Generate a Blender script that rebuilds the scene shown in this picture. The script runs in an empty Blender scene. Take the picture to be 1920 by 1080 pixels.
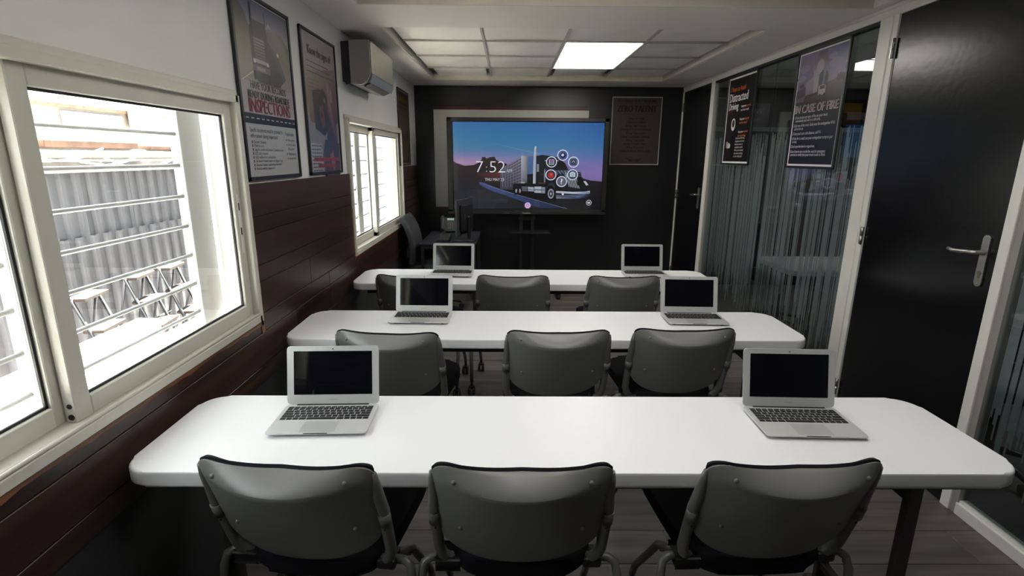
import bpy, bmesh, math, random
from mathutils import Vector, Matrix, Euler
random.seed(7)
C = bpy.context.scene
COL = C.collection
PI = math.pi

# ------------------------------------------------------------------ camera
cam_d = bpy.data.cameras.new('camera')
cam = bpy.data.objects.new('camera', cam_d)
COL.objects.link(cam)
pitch, yaw, roll = math.radians(14.02), math.radians(.436), math.radians(-.393)
fw = Vector((math.sin(yaw)*math.cos(pitch), math.cos(yaw)*math.cos(pitch), -math.sin(pitch)))
r0 = Vector((math.cos(yaw), -math.sin(yaw), 0)); d0 = fw.cross(r0)
cr, sr = math.cos(roll), math.sin(roll)
rt = cr*r0 + sr*d0; dn = -sr*r0 + cr*d0
cam.matrix_world = Matrix(((rt.x, -dn.x, -fw.x, 0), (rt.y, -dn.y, -fw.y, 0), (rt.z, -dn.z, -fw.z, 1.555), (0, 0, 0, 1)))
cam_d.sensor_width = 36; cam_d.lens = 987/1920*36; cam_d.clip_start = .02; cam_d.clip_end = 200
C.camera = cam

# ------------------------------------------------------------------ light and exposure
W = bpy.data.worlds.new('sky'); C.world = W; W.use_nodes = True
bg = W.node_tree.nodes['Background']
bg.inputs[0].default_value = (.90, .95, 1, 1); bg.inputs[1].default_value = 4.0
sun_d = bpy.data.lights.new('sun', 'SUN'); sun_d.energy = 62; sun_d.angle = math.radians(1.5); sun_d.color = (1, .96, .9)
sun = bpy.data.objects.new('sun', sun_d); COL.objects.link(sun)
sun.rotation_euler = Vector((.06, .45, .89)).to_track_quat('Z', 'Y').to_euler()
def portal(name, y0, y1, z0, z1):
    l = bpy.data.lights.new(name, 'AREA'); l.shape = 'RECTANGLE'; l.size = y1-y0; l.size_y = z1-z0
    l.cycles.is_portal = True
    o = bpy.data.objects.new(name, l); COL.objects.link(o)
    o.location = (-1.235, (y0+y1)/2, (z0+z1)/2)
    o.matrix_world = Matrix(((0, 0, -1, -1.235), (1, 0, 0, (y0+y1)/2), (0, -1, 0, (z0+z1)/2), (0, 0, 0, 1)))
portal('window_portal', .27, 2.2, .86, 1.78)
portal('window_portal', 3.68, 5.49, .87, 1.79)
C.view_settings.view_transform = 'Standard'; C.view_settings.look = 'None'
C.view_settings.exposure = 0.9; C.view_settings.gamma = 1; C.view_settings.use_curve_mapping = False

# ------------------------------------------------------------------ materials
MATS = {}
def sock(b, n, v):
    if n in b.inputs: b.inputs[n].default_value = v
def mat(name, col, rough=.5, metal=0, var=0, scale=8, stretch=(1, 1, 1), bump=0, spec=.5, rnd=0, coat=0):
    if name in MATS: return MATS[name]
    m = bpy.data.materials.new(name); m.use_nodes = True; MATS[name] = m
    nt = m.node_tree; b = nt.nodes['Principled BSDF']
    sock(b, 'Base Color', (*col, 1)); sock(b, 'Roughness', rough); sock(b, 'Metallic', metal)
    sock(b, 'Specular IOR Level', spec); sock(b, 'Coat Weight', coat); sock(b, 'Coat Roughness', .15)
    last = None
    if var or bump:
        tc = nt.nodes.new('ShaderNodeTexCoord'); mp = nt.nodes.new('ShaderNodeMapping'); mp.inputs['Scale'].default_value = stretch
        no = nt.nodes.new('ShaderNodeTexNoise'); no.inputs['Scale'].default_value = scale; no.inputs['Detail'].default_value = 5
        nt.links.new(tc.outputs['Object'], mp.inputs[0])
        if rnd:
            oi = nt.nodes.new('ShaderNodeObjectInfo'); ad = nt.nodes.new('ShaderNodeVectorMath'); ad.operation = 'MULTIPLY_ADD'
            nt.links.new(oi.outputs['Random'], ad.inputs[0]); ad.inputs[1].default_value = (37, 23, 51)
            nt.links.new(mp.outputs[0], ad.inputs[2]); nt.links.new(ad.outputs[0], no.inputs['Vector'])
        else: nt.links.new(mp.outputs[0], no.inputs['Vector'])
        if var:
            mx = nt.nodes.new('ShaderNodeMixRGB'); mx.blend_type = 'MULTIPLY'; mx.inputs[0].default_value = 1; mx.inputs[1].default_value = (*col, 1)
            rp = nt.nodes.new('ShaderNodeMapRange'); rp.inputs[1].default_value = .3; rp.inputs[2].default_value = .7
            rp.inputs[3].default_value = 1-var; rp.inputs[4].default_value = 1+var
            nt.links.new(no.outputs[0], rp.inputs[0]); nt.links.new(rp.outputs[0], mx.inputs[2]); last = mx
            nt.links.new(mx.outputs[0], b.inputs['Base Color'])
        if bump:
            bp = nt.nodes.new('ShaderNodeBump'); bp.inputs['Strength'].default_value = bump; bp.inputs['Distance'].default_value = .002
            nt.links.new(no.outputs[0], bp.inputs['Height']); nt.links.new(bp.outputs[0], b.inputs['Normal'])
    if rnd:
        oi = nt.nodes.new('ShaderNodeObjectInfo'); rp = nt.nodes.new('ShaderNodeMapRange'); rp.inputs[3].default_value = 1-rnd; rp.inputs[4].default_value = 1+rnd
        m2 = nt.nodes.new('ShaderNodeMixRGB'); m2.blend_type = 'MULTIPLY'; m2.inputs[0].default_value = 1
        nt.links.new(oi.outputs['Random'], rp.inputs[0]); nt.links.new(rp.outputs[0], m2.inputs[2])
        if last: nt.links.new(last.outputs[0], m2.inputs[1])
        else: m2.inputs[1].default_value = (*col, 1)
        nt.links.new(m2.outputs[0], b.inputs['Base Color'])
    return m
def emat(name, col, s):
    if name in MATS: return MATS[name]
    m = bpy.data.materials.new(name); m.use_nodes = True; MATS[name] = m
    b = m.node_tree.nodes['Principled BSDF']; sock(b, 'Base Color', (*col, 1)); sock(b, 'Emission Color', (*col, 1)); sock(b, 'Emission Strength', s)
    return m
def printmat(name, emit=0, rough=.35):
    m = bpy.data.materials.new(name); m.use_nodes = True; MATS[name] = m
    nt = m.node_tree; b = nt.nodes['Principled BSDF']; a = nt.nodes.new('ShaderNodeVertexColor'); a.layer_name = 'ink'
    sock(b, 'Roughness', rough)
    if emit:
        sock(b, 'Base Color', (.004, .004, .004, 1)); nt.links.new(a.outputs[0], b.inputs['Emission Color']); sock(b, 'Emission Strength', emit)
    else: nt.links.new(a.outputs[0], b.inputs['Base Color'])
    return m
def glassmat(name, tint, ior=1.5, boost=1.0):
    m = bpy.data.materials.new(name); m.use_nodes = True; MATS[name] = m
    nt = m.node_tree; nt.nodes.clear(); o = nt.nodes.new('ShaderNodeOutputMaterial')
    t = nt.nodes.new('ShaderNodeBsdfTransparent'); t.inputs[0].default_value = (*tint, 1)
    g = nt.nodes.new('ShaderNodeBsdfGlossy'); g.inputs['Roughness'].default_value = 0.0
    f = nt.nodes.new('ShaderNodeFresnel')
    ge = nt.nodes.new('ShaderNodeNewGeometry'); mr = nt.nodes.new('ShaderNodeMapRange')      # same reflectance from both sides of the thin pane
    mr.inputs[3].default_value = ior; mr.inputs[4].default_value = 1/ior
    nt.links.new(ge.outputs['Backfacing'], mr.inputs[0]); nt.links.new(mr.outputs[0], f.inputs[0])
    k = nt.nodes.new('ShaderNodeMath'); k.operation = 'MULTIPLY'; k.inputs[1].default_value = boost; k.use_clamp = True
    x = nt.nodes.new('ShaderNodeMixShader')
    nt.links.new(f.outputs[0], k.inputs[0]); nt.links.new(k.outputs[0], x.inputs[0])
    nt.links.new(t.outputs[0], x.inputs[1]); nt.links.new(g.outputs[0], x.inputs[2]); nt.links.new(x.outputs[0], o.inputs[0])
    return m
M_white = mat('painted_wall', (.74, .745, .72), .55, var=.03, scale=3, bump=.05)
M_ceil = mat('ceiling_paint', (.85, .82, .775), .6, var=.02, scale=2)
M_tile = mat('ceiling_tile_plaster', (.90, .875, .82), .45)
M_char = mat('charcoal_paint', (.035, .037, .038), .5, var=.08, scale=4)
M_black = mat('black_satin_paint', (.010, .010, .011), .36, var=.1, scale=3, bump=.1)
M_door = mat('black_gloss_door', (.005, .005, .006), .22, spec=.4, bump=.25, var=.05, scale=26)
M_wood = mat('dark_stained_wood', (.036, .0165, .0115), .36, var=.45, scale=5, stretch=(1, .22, 4), bump=.12, rnd=.25)
M_woodedge = mat('worn_wood_edge', (.20, .08, .034), .5, var=.5, scale=8, stretch=(1, .3, 3), bump=.4, rnd=.2)
M_floor = mat('grey_oak_laminate', (.105, .095, .085), .42, var=.35, scale=6, stretch=(.25, 3.5, 1), bump=.1, rnd=.12)
M_sub = mat('floor_joint', (.02, .018, .016), .8)
M_alu = mat('cream_aluminium', (.60, .59, .515), .38, var=.04, scale=5)
M_frame = mat('white_partition_frame', (.76, .745, .69), .35, var=.03, scale=5)
M_rubber = mat('black_gasket', (.012, .012, .013), .6)
M_plastic = mat('white_table_plastic', (.80, .80, .80), .42, bump=.05, scale=60)
M_grey = mat('grey_chair_plastic', (.17, .168, .155), .34, bump=.04, scale=80)
M_tube = mat('grey_chair_tube', (.15, .147, .138), .34, metal=.15)
M_fab = mat('black_fabric', (.0055, .0055, .0075), .9, bump=.4, scale=300, spec=.2)
M_steel = mat('dark_brown_steel', (.035, .03, .026), .45)
M_blk = mat('black_plastic', (.012, .012, .013), .4)
M_blk2 = mat('soft_black_plastic', (.02, .02, .022), .6)
M_alum = mat('silver_aluminium', (.60, .60, .585), .36, metal=.3)
M_key = mat('key_black', (.008, .008, .009), .5)
M_scr = mat('dark_display', (.004, .004, .006), .05, spec=.6)
M_chrome = mat('satin_steel', (.42, .41, .39), .32, metal=.9)
M_ac = mat('silver_grey_casing', (.34, .325, .30), .3, metal=.3)
M_acf = mat('mirror_grey_front', (.36, .34, .30), .16, metal=.35)
M_red = mat('dark_red_wood', (.055, .008, .008), .4)
M_board = mat('whiteboard_surface', (.55, .54, .50), .25)
M_dgfab = mat('dark_grey_upholstery', (.045, .047, .05), .85, bump=.2, scale=200)
M_bars = mat('white_painted_steel', (.34, .34, .34), .5)
M_corr = mat('blue_grey_corrugated_metal', (.066, .067, .076), .5, var=.1, scale=3)
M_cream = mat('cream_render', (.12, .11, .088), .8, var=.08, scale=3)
M_conc = mat('bleached_concrete', (.78, .75, .7), .8, var=.05, scale=4)
M_beam = mat('grey_fascia', (.10, .09, .082), .7, var=.3, scale=6)
M_rust = mat('rusty_sheet', (.10, .05, .028), .8, var=.4, scale=7)
M_tread = mat('weathered_tread', (.034, .022, .016), .8, var=.3, scale=9)
M_ladder = mat('grey_ladder_steel', (.03, .03, .033), .5)
M_led = emat('led_diffuser', (1, .96, .88), 7.0); M_led3 = emat('added_near_led_diffuser', (1, .985, .97), 2.9)
M_led2 = emat('added_next_room_led_diffuser', (1, .97, .95), 9.0)
M_wglass = glassmat('window_glass', (.97, .98, .97), 1.45, .8)
M_pglass = glassmat('partition_glass', (.72, .76, .76), 1.52, 1.15)
M_print = printmat('printed_ink'); M_emit = printmat('screen_pixels', .54)

def film():
    m = bpy.data.materials.new('striped_privacy_film'); m.use_nodes = True
    nt = m.node_tree; nt.nodes.clear(); L = nt.links.new
    o = nt.nodes.new('ShaderNodeOutputMaterial'); tc = nt.nodes.new('ShaderNodeTexCoord'); sp = nt.nodes.new('ShaderNodeSeparateXYZ')
    L(tc.outputs['Object'], sp.inputs[0])
    def M(op, a, b=None):
        n = nt.nodes.new('ShaderNodeMath'); n.operation = op
        for i, v in enumerate((a, b)):
            if v is None: continue
            if isinstance(v, (int, float)): n.inputs[i].default_value = v
            else: L(v, n.inputs[i])
        return n.outputs[0]
    cell = M('FLOOR', M('MULTIPLY', sp.outputs[1], 120.0))
    wn = nt.nodes.new('ShaderNodeTexWhiteNoise'); wn.noise_dimensions = '1D'; L(cell, wn.inputs['W'])
    # each stripe starts and ends at its own height
    w2 = nt.nodes.new('ShaderNodeTexWhiteNoise'); w2.noise_dimensions = '1D'; L(M('ADD', cell, 0.37), w2.inputs['W'])
    z = sp.outputs[2]
    top = M('SUBTRACT', 1.75, M('MULTIPLY', M('POWER', w2.outputs[0], 3.0), .4))
    bot = M('ADD', .22, M('MULTIPLY', w2.outputs[0], .35))
    on = M('MULTIPLY', M('LESS_THAN', z, top), M('GREATER_THAN', z, bot))
    on = M('MULTIPLY', on, M('GREATER_THAN', wn.outputs[0], .27))
    d = nt.nodes.new('ShaderNodeBsdfDiffuse'); d.inputs[0].default_value = (.46, .49, .49, 1)
    t = nt.nodes.new('ShaderNodeBsdfTransparent'); x = nt.nodes.new('ShaderNodeMixShader')
    tl = nt.nodes.new('ShaderNodeBsdfTranslucent'); tl.inputs[0].default_value = (.80, .84, .84, 1)
    dm = nt.nodes.new('ShaderNodeMixShader'); dm.inputs[0].default_value = .5; L(d.outputs[0], dm.inputs[1]); L(tl.outputs[0], dm.inputs[2])
    L(M('MULTIPLY', on, .68), x.inputs[0]); L(t.outputs[0], x.inputs[1]); L(dm.outputs[0], x.inputs[2]); L(x.outputs[0], o.inputs[0])
    return m
M_film = film()

# ------------------------------------------------------------------ mesh helpers
class MB:
    def __init__(s): s.bm = bmesh.new()
    def box(s, a, b, bev=0, M=None, seg=1):
        a, b = Vector(a), Vector(b); c = (a+b)/2; d = b-a
        r = bmesh.ops.create_cube(s.bm, size=1); vs = r['verts']
        for v in vs: v.co = Vector((v.co.x*d.x, v.co.y*d.y, v.co.z*d.z)) + c
        if bev:
            es = list({e for v in vs for e in v.link_edges})
            q = bmesh.ops.bevel(s.bm, geom=es, offset=bev, segments=seg, affect='EDGES', profile=.5)
            vs = [v for v in set(q['verts']) | {v for v in vs if v.is_valid}]
        if M: 
            for v in vs: v.co = M @ v.co
        return s
    def tube(s, pts, r, n=10, cap=True):
        pts = [Vector(p) for p in pts]; rings = []
        rs = r if isinstance(r, (list, tuple)) else [r]*len(pts)
        t = (pts[1]-pts[0]).normalized(); up = Vector((0, 0, 1)) if abs(t.z) < .9 else Vector((0, 1, 0))
        nrm = t.cross(up).normalized()
        for i, p in enumerate(pts):
            t = ((pts[min(i+1, len(pts)-1)]-p).normalized() + (p-pts[max(i-1, 0)]).normalized()).normalized()
            nrm = (nrm - t*nrm.dot(t)).normalized(); b = t.cross(nrm)
            rings.append([s.bm.verts.new(p + (nrm*math.cos(2*PI*k/n)+b*math.sin(2*PI*k/n))*rs[i]) for k in range(n)])
        for A, B in zip(rings, rings[1:]):
            for k in range(n): s.bm.faces.new((A[k], A[(k+1) % n], B[(k+1) % n], B[k])).smooth = True
        if cap: s.bm.faces.new(rings[0][::-1]); s.bm.faces.new(rings[-1])
        return s
    def cyl(s, a, b, r, n=14): return s.tube([a, b], r, n)
    def prism(s, pts, z0, z1, bev=0, M=None, seg=2):
        A = [s.bm.verts.new((x, y, z0)) for x, y in pts]; B = [s.bm.verts.new((x, y, z1)) for x, y in pts]; n = len(pts)
        f0 = s.bm.faces.new(A[::-1]); f1 = s.bm.faces.new(B)
        for k in range(n):
            f = s.bm.faces.new((A[k], A[(k+1) % n], B[(k+1) % n], B[k])); f.smooth = n > 12
        vs = A+B
        if bev:
            es = list(f0.edges)+list(f1.edges)
            q = bmesh.ops.bevel(s.bm, geom=es, offset=bev, segments=seg, affect='EDGES', profile=.5)
            for f in q['faces']: f.smooth = True
            vs = list(set(q['verts']) | {v for v in vs if v.is_valid})
        if M:
            for v in vs: v.co = M @ v.co
        return s
    def grid(s, f, nu, nv, smooth=True):
        g = [[s.bm.verts.new(f(i/nu, j/nv)) for j in range(nv+1)] for i in range(nu+1)]
        for i in range(nu):
            for j in range(nv): s.bm.faces.new((g[i][j], g[i+1][j], g[i+1][j+1], g[i][j+1])).smooth = smooth
        return s
    def sphere(s, c, r, sc=(1, 1, 1), n=10):
        q = bmesh.ops.create_uvsphere(s.bm, u_segments=n, v_segments=max(6, n//2+1), radius=r)
        for v in q['verts']: v.co = Vector((v.co.x*sc[0], v.co.y*sc[1], v.co.z*sc[2]))+Vector(c)
        for f in s.bm.faces: 
            if all(v in q['verts'] for v in f.verts): f.smooth = True
        return s
    def mesh(s, name, m):
        bmesh.ops.recalc_face_normals(s.bm, faces=s.bm.faces)
        me = bpy.data.meshes.new(name); s.bm.to_mesh(me); s.bm.free()
        if m: me.materials.append(m)
        return me
    def build(s, name, m, parent=None): return link(name, s.mesh(name, m), parent)
def link(name, me, parent=None):
    o = bpy.data.objects.new(name, me); COL.objects.link(o)
    if parent: o.parent = parent
    return o
def empty(name, loc=(0, 0, 0), rz=0, label=None, cat=None, group=None, kind=None):
    o = bpy.data.objects.new(name, None); COL.objects.link(o); o.location = loc; o.rotation_euler = (0, 0, rz); o.empty_display_size = .1
    return tag(o, label, cat, group, kind)
def tag(o, label=None, cat=None, group=None, kind=None):
    if label: o['label'] = label
    if cat: o['category'] = cat
    if group: o['group'] = group
    if kind: o['kind'] = kind
    return o
def kids(o): return [c for c in bpy.data.objects if c.parent == o]
def copy_tree(o, parent=None):
    c = o.copy(); COL.objects.link(c)
    if parent: c.parent = parent
    for k in CH.get(o.name, []): 
        copy_tree(k, c)
    return c
CH = {}
def index_tree(o):
    ks = kids(o); CH[o.name] = ks
    for k in ks: index_tree(k)
def rrect(w, h, r, n=6, cx=0, cy=0):
    p = []
    for (sx, sy, a0) in ((1, 1, 0), (-1, 1, 90), (-1, -1, 180), (1, -1, 270)):
        for k in range(n+1):
            a = math.radians(a0+90*k/n); p.append((cx+sx*(w/2-r)+r*math.cos(a), cy+sy*(h/2-r)+r*math.sin(a)))
    return p

# ---- flat pictures (posters, screens): coloured polygons and lettering in one thin mesh
TC = {}
def text_mesh(s, off=0.0):
    if (s, off) not in TC:
        c = bpy.data.curves.new('lettering', 'FONT'); c.body = s; c.resolution_u = 2; c.size = 1; c.offset = off
        o = bpy.data.objects.new('lettering', c); m = o.to_mesh()
        vs = [(v.co.x, v.co.y) for v in m.vertices]; fs = [tuple(p.vertices) for p in m.polygons]
        o.to_mesh_clear(); bpy.data.objects.remove(o); bpy.data.curves.remove(c)
        x0 = min(v[0] for v in vs); x1 = max(v[0] for v in vs)
        TC[(s, off)] = ([(x-x0, y) for x, y in vs], fs, x1-x0)
    return TC[(s, off)]
def lin(c): return tuple((v/255/12.92 if v <= 10 else ((v/255+.055)/1.055)**2.4) for v in c)
class Pic:
    """x to the right, y down, in the units given by (x0,y0,x1,y1); ends up w by h metres standing in the XZ plane, facing -Y"""
    def __init__(s, box, w, h, step=.00025):
        s.box = box; s.w = w; s.h = h; s.v = []; s.f = []; s.c = []; s.n = 0; s.step = step; s.L = []
    def P(s, x, y):
        x0, y0, x1, y1 = s.box
        return ((x-x0)/(x1-x0)*s.w - s.w/2, -s.n*s.step, s.h/2-(y-y0)/(y1-y0)*s.h)
    def lay(s, xs, ys):
        q = (min(xs), min(ys), max(xs), max(ys))
        s.n = 1+max([l for a, l in s.L if a[0] < q[2] and a[2] > q[0] and a[1] < q[3] and a[3] > q[1]] or [0]); s.L.append((q, s.n))
    def poly(s, pts, col, cols=None):
        s.lay([p[0] for p in pts], [p[1] for p in pts]); b = len(s.v); s.v += [s.P(*p) for p in pts]; s.f.append(tuple(range(b, b+len(pts)))[::-1])
        s.c += [lin(c) for c in (cols or [col]*len(pts))]; return s
    def rect(s, x0, y0, x1, y1, col, bot=None):
        return s.poly([(x0, y0), (x1, y0), (x1, y1), (x0, y1)], col, None if not bot else [col, col, bot, bot])
    def line(s, x0, y0, x1, y1, w, col):
        dx, dy = x1-x0, y1-y0; l = math.hypot(dx, dy) or 1; nx, ny = -dy/l*w/2, dx/l*w/2
        return s.poly([(x0+nx, y0+ny), (x1+nx, y1+ny), (x1-nx, y1-ny), (x0-nx, y0-ny)], col)
    def disc(s, x, y, rx, col, ry=None, n=24):
        ry = ry or rx; return s.poly([(x+rx*math.cos(2*PI*k/n), y+ry*math.sin(2*PI*k/n)) for k in range(n)], col)
    def ring(s, x, y, r, w, col, n=28):
        s.lay([x-r, x+r], [y-r, y+r])
        for k in range(n):
            a, b = 2*PI*k/n, 2*PI*(k+1)/n; i = len(s.v)
            s.v += [s.P(x+q*math.cos(t), y+q*math.sin(t)) for q, t in ((r, a), (r, b), (r-w, b), (r-w, a))]
            s.f.append((i, i+1, i+2, i+3)); s.c += [lin(col)]*4
        return s
    def text(s, t, x, y, size, col, width=None, align='l', xs=1.0, bold=0, shear=0, off=0.0):
        """baseline at y; size = cap height*1.4; width squeezes the line to that width"""
        vs, fs, tw = text_mesh(t, off); kx = size*xs
        if width: kx = width/tw
        ox = {'l': 0, 'c': -tw*kx/2, 'r': -tw*kx}[align]
        for dx in ((0,) if not bold else (-bold, 0, bold)):
            s.n += 1; b = len(s.v)
            s.v += [s.P(x+ox+vx*kx+dx+shear*vy*size, y-vy*size) for vx, vy in vs]
            s.f += [tuple(b+i for i in f) for f in fs]; s.c += [lin(col)]*len(vs)
        return s
    def build(s, name, m, parent=None):
        me = bpy.data.meshes.new(name); me.from_pydata(s.v, [], s.f); a = me.color_attributes.new('ink', 'FLOAT_COLOR', 'POINT')
        for i, c in enumerate(s.c): a.data[i].color = (*c, 1)
        me.materials.append(m); return link(name, me, parent)

XL, XR, YB, ZC, YN = -1.10, 2.025, 6.465, 2.345, -1.30
W1 = (.27, 2.21, .855, 1.775); W2 = (3.69, 5.485, .87, 1.795)

# ================================================================== THE SETTING
# floor with individual planks running across the room
fl = MB().box((-1.22, YN-.1, -.1), (5.3, YB+.1, -.009)).build('floor', M_sub); tag(fl, kind='structure')
PLK = {}
y = YN-.02; i = 0
pw = .1925; y = 1.9405-pw*17
while y < YB:
    y0, y1 = max(y, YN), min(y+pw, YB)
    if y1-y0 > .02:
        x = XL - random.uniform(0, 1.1) + .02
        while x < XR+.03:
            x0, x1 = max(x, XL+.0), min(x+1.22, XR+.03)
            if x1-x0 > .03:
                MB().box((x0+.0008, y0+.0012, -.009), (x1-.0008, y1-.0012, 0), .0012).build('floor_plank', M_floor, fl)
            x += 1.22
    y += pw
# next room floor: plain
nf = MB().box((XR+.06, YN, -.009), (5.2, YB, 0)).build('floor_covering', mat('next_room_floor', (.10, .10, .10), .4), fl)

# left wall with two window openings
b = MB(); X0 = -1.22
b.box((X0, YN, .57), (XL, W1[0], ZC+.12)); b.box((X0, W1[0], .57), (XL, W1[1], W1[2])); b.box((X0, W1[0], W1[3]), (XL, W1[1], ZC+.12))
b.box((X0, W1[1], .57), (XL, W2[0], ZC+.12)); b.box((X0, W2[0], .57), (XL, W2[1], W2[2])); b.box((X0, W2[0], W2[3]), (XL, W2[1], ZC+.12))
b.box((X0, W2[1], .57), (XL, YB+.1, ZC+.12))
wl = b.build('wall_left', M_white); tag(wl, kind='structure')
MB().box((X0, YN, 0), (XL+.002, YB, .572)).build('lower_panel', M_char, wl)
# stained boards: a list of courses, each split in lengths
def boards(y0, y1, zs, cuts={}):
    for k, (za, zb) in enumerate(zs):
        ys = [y0]+sorted(c for c in cuts.get(k, []) if y0 < c < y1)+[y1]
        for ya, yb in zip(ys, ys[1:]):
            MB().box((XL, ya+.001, za+.0018), (XL+.016, yb-.001, zb-.0018), .0016).build('board', M_wood, wl)
low = [(.575, .648), (.648, .79)]
boards(YN, YB, low, {0: [-.2, 1.5, 3.3, 5.1], 1: [.4, 2.6, 3.121, 4.9]})
boards(YN, 2.207, [(.79, .846)], {0: [.9]})
boards(2.24, 3.678, [(.79, .872), (.872, 1.012), (1.012, 1.086), (1.086, 1.225), (1.225, 1.296), (1.296, 1.436)], {0: [3.121], 1: [2.831]})
boards(3.678, 5.50, [(.79, .862)], {0: [4.4]})
boards(5.50, YB, [(.79, .872), (.872, 1.012), (1.012, 1.086), (1.086, 1.225), (1.225, 1.296), (1.296, 1.45)], {})
boards(YN, .24, [(.79, .872), (.872, 1.012), (1.012, 1.086), (1.086, 1.225), (1.225, 1.296), (1.296, 1.436)], {})
def rough_strip(y0, y1, z0, z1, vertical=False):
    n = 40; bm = MB()
    pts = []
    if not vertical:
        pts = [(y0+(y1-y0)*k/n, z0+random.uniform(-.006, .006)) for k in range(n+1)]+[(y1, z1), (y0, z1)]
    else:
        pts = [(y0, z0), (y1+random.uniform(-.003, .003), z0)]+[(y1+random.uniform(-.004, .003), z0+(z1-z0)*k/n) for k in range(1, n)]+[(y1, z1), (y0, z1)]
    Mx = Matrix(((0, 0, 1, 0), (1, 0, 0, 0), (0, 1, 0, 0), (0, 0, 0, 1)))
    bm.prism(pts, XL, XL+.0185, M=Mx); return bm.build('worn_edge_strip', M_woodedge, wl)
rough_strip(.24, 2.232, .829, .848); rough_strip(3.68, 5.5, .850, .866)
rough_strip(2.212, 2.242, .79, 1.436, True); rough_strip(3.672, 3.688, .872, 1.2, True)

# far wall, near wall, and the shell of the next room
tag(MB().box((-1.22, YB, 0), (2.06, YB+.1, ZC+.12)).build('wall_back', M_black), kind='structure')
tag(MB().box((-1.22, YN-.1, 0), (5.3, YN, ZC+.12)).build('wall_front', M_char), kind='structure')
nw = MB().box((5.2, YN, 0), (5.3, YB+.1, ZC+.12)).box((2.09, YB, 0), (5.2, YB+.1, ZC+.12)).build('wall_right', mat('next_room_wall', (.10, .10, .095), .6)); tag(nw, kind='structure')
MB().box((2.12, YB-.03, 1.86), (5.2, YB, 1.91)).build('wall_rail', mat('pale_rail', (.30, .31, .30), .5), nw)

# ceiling: slab with two recessed trays of relief tiles
TX0, TX1, TY0, TY1 = -.82, 1.655, 3.64, 6.0
b = MB()
b.box((-1.1, TY1, ZC), (2.06, YB, ZC+.12)); b.box((-1.1, 3.13, ZC), (2.06, TY0, ZC+.12))
b.box((-1.1, TY0, ZC), (TX0, TY1, ZC+.12)); b.box((TX1, TY0, ZC), (2.06, TY1, ZC+.12))
b.box((-1.1, YN, ZC), (-.82, 3.13, ZC+.12)); b.box((1.967, YN, ZC), (2.06, 3.13, ZC+.12))
b.box((2.06, YN, ZC), (5.3, YB, ZC+.12)); b.box((-1.22, YN, ZC+.12), (5.3, YB+.1, ZC+.18))
ce = b.build('ceiling', M_ceil); tag(ce, kind='structure')
tr = mat('tray_trim', (.70, .66, .58), .5)
MB().box((TX0, TY0, ZC+.002), (TX0+.012, TY1, ZC+.06)).box((TX1-.012, TY0, ZC+.002), (TX1, TY1, ZC+.06)).box((TX0, TY1-.012, ZC+.002), (TX1, TY1, ZC+.06)).build('tray_trim', tr, ce)
MB().box((-.82, 3.118, ZC-.0), (1.967, 3.13, ZC+.062)).build('tray_trim', tr, ce)
def tile_mesh():
    n = 18; s = .60
    def f(u, v):
        x, y = u-.5, v-.5; a = math.atan2(y, x); r = math.hypot(x, y)
        z = .017*math.sin(2*a + 4.0*r)*min(1, r*3)*max(0, 1-max(abs(x), abs(y))*2)**.4
        return (x*s, y*s, z)
    return MB().grid(f, n, n).mesh('ceiling_tile', M_tile)
TM = tile_mesh(); ZT = ZC+.044
cx = [-.79, -.19, .41, 1.02, 1.62]; cy = [3.64, 4.235, 4.84, 5.45, 6.05]
for j in range(4):
    for i in range(4):
        xm, ym = (cx[i]+cx[i+1])/2, (cy[j]+cy[j+1])/2
        if i == 2 and j in (1, 2): continue
        o = link('ceiling_tile', TM, ce); o.location = (xm, ym, ZT+.005); o.rotation_euler = (0, 0, (i+j) % 2*PI/2)
        if j == 3: o.scale = (1, .86, 1); o.location.y = 5.45+.27
for x in cx[1:4]: MB().box((x-.009, TY0, ZT-.006), (x+.009, TY1-.012, ZT+.004)).build('ceiling_runner', mat('runner_grey', (.46, .44, .40), .5), ce)
for y in cy[1:4]: MB().box((TX0+.03, y-.010, ZT-.009), (TX1-.03, y+.010, ZT+.004)).build('ceiling_cross_bar', mat('runner_grey', (.46, .44, .40), .5), ce)
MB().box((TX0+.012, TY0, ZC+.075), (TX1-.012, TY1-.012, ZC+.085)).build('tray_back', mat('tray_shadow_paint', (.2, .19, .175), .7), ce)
for j in range(5):
    for i in range(4):
        if (i, j) in ((1, 1), (2, 1), (1, 3), (2, 3)): continue
        o = link('ceiling_tile', TM, ce); o.location = (-.34+.61*i, 2.82-.61*j, ZT+.005)
MB().box((-.82, YN, ZC+.075), (1.967, 3.118, ZC+.09)).build('tray_back', M_ceil, ce)
def led(name, x, y, lab, grp, m=M_led, w=.60, z=None):
    t = empty(name, (x, y, z or ZT-.003), 0, lab, 'light', grp)
    MB().box((-w/2, -w/2, 0), (w/2, w/2, .012), .002).build('panel_frame', M_frame, t)
    MB().box((-w/2+.016, -w/2+.016, -.002), (w/2-.016, w/2-.016, .001)).build('diffuser', m, t)
led('ceiling_light', .715, 4.54, 'lit square ceiling panel nearer the camera, in the relief tiles', 'lit ceiling panels')
led('ceiling_light', .715, 5.145, 'lit square ceiling panel nearer the screen wall, in the relief tiles', 'lit ceiling panels')
for x, y, l in ((.27, 2.21, 'added unseen ceiling panel over the nearest tables, window side'), (.88, 2.21, 'added unseen ceiling panel over the nearest tables, door side'), (.27, .99, 'added unseen ceiling panel above the camera, window side'), (.88, .99, 'added unseen ceiling panel above the camera, door side')):
    led('ceiling_light', x, y, l, 'added unseen ceiling panels over the near half of the room', M_led3)  # out-of-view panels added to brighten the front tables
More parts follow.
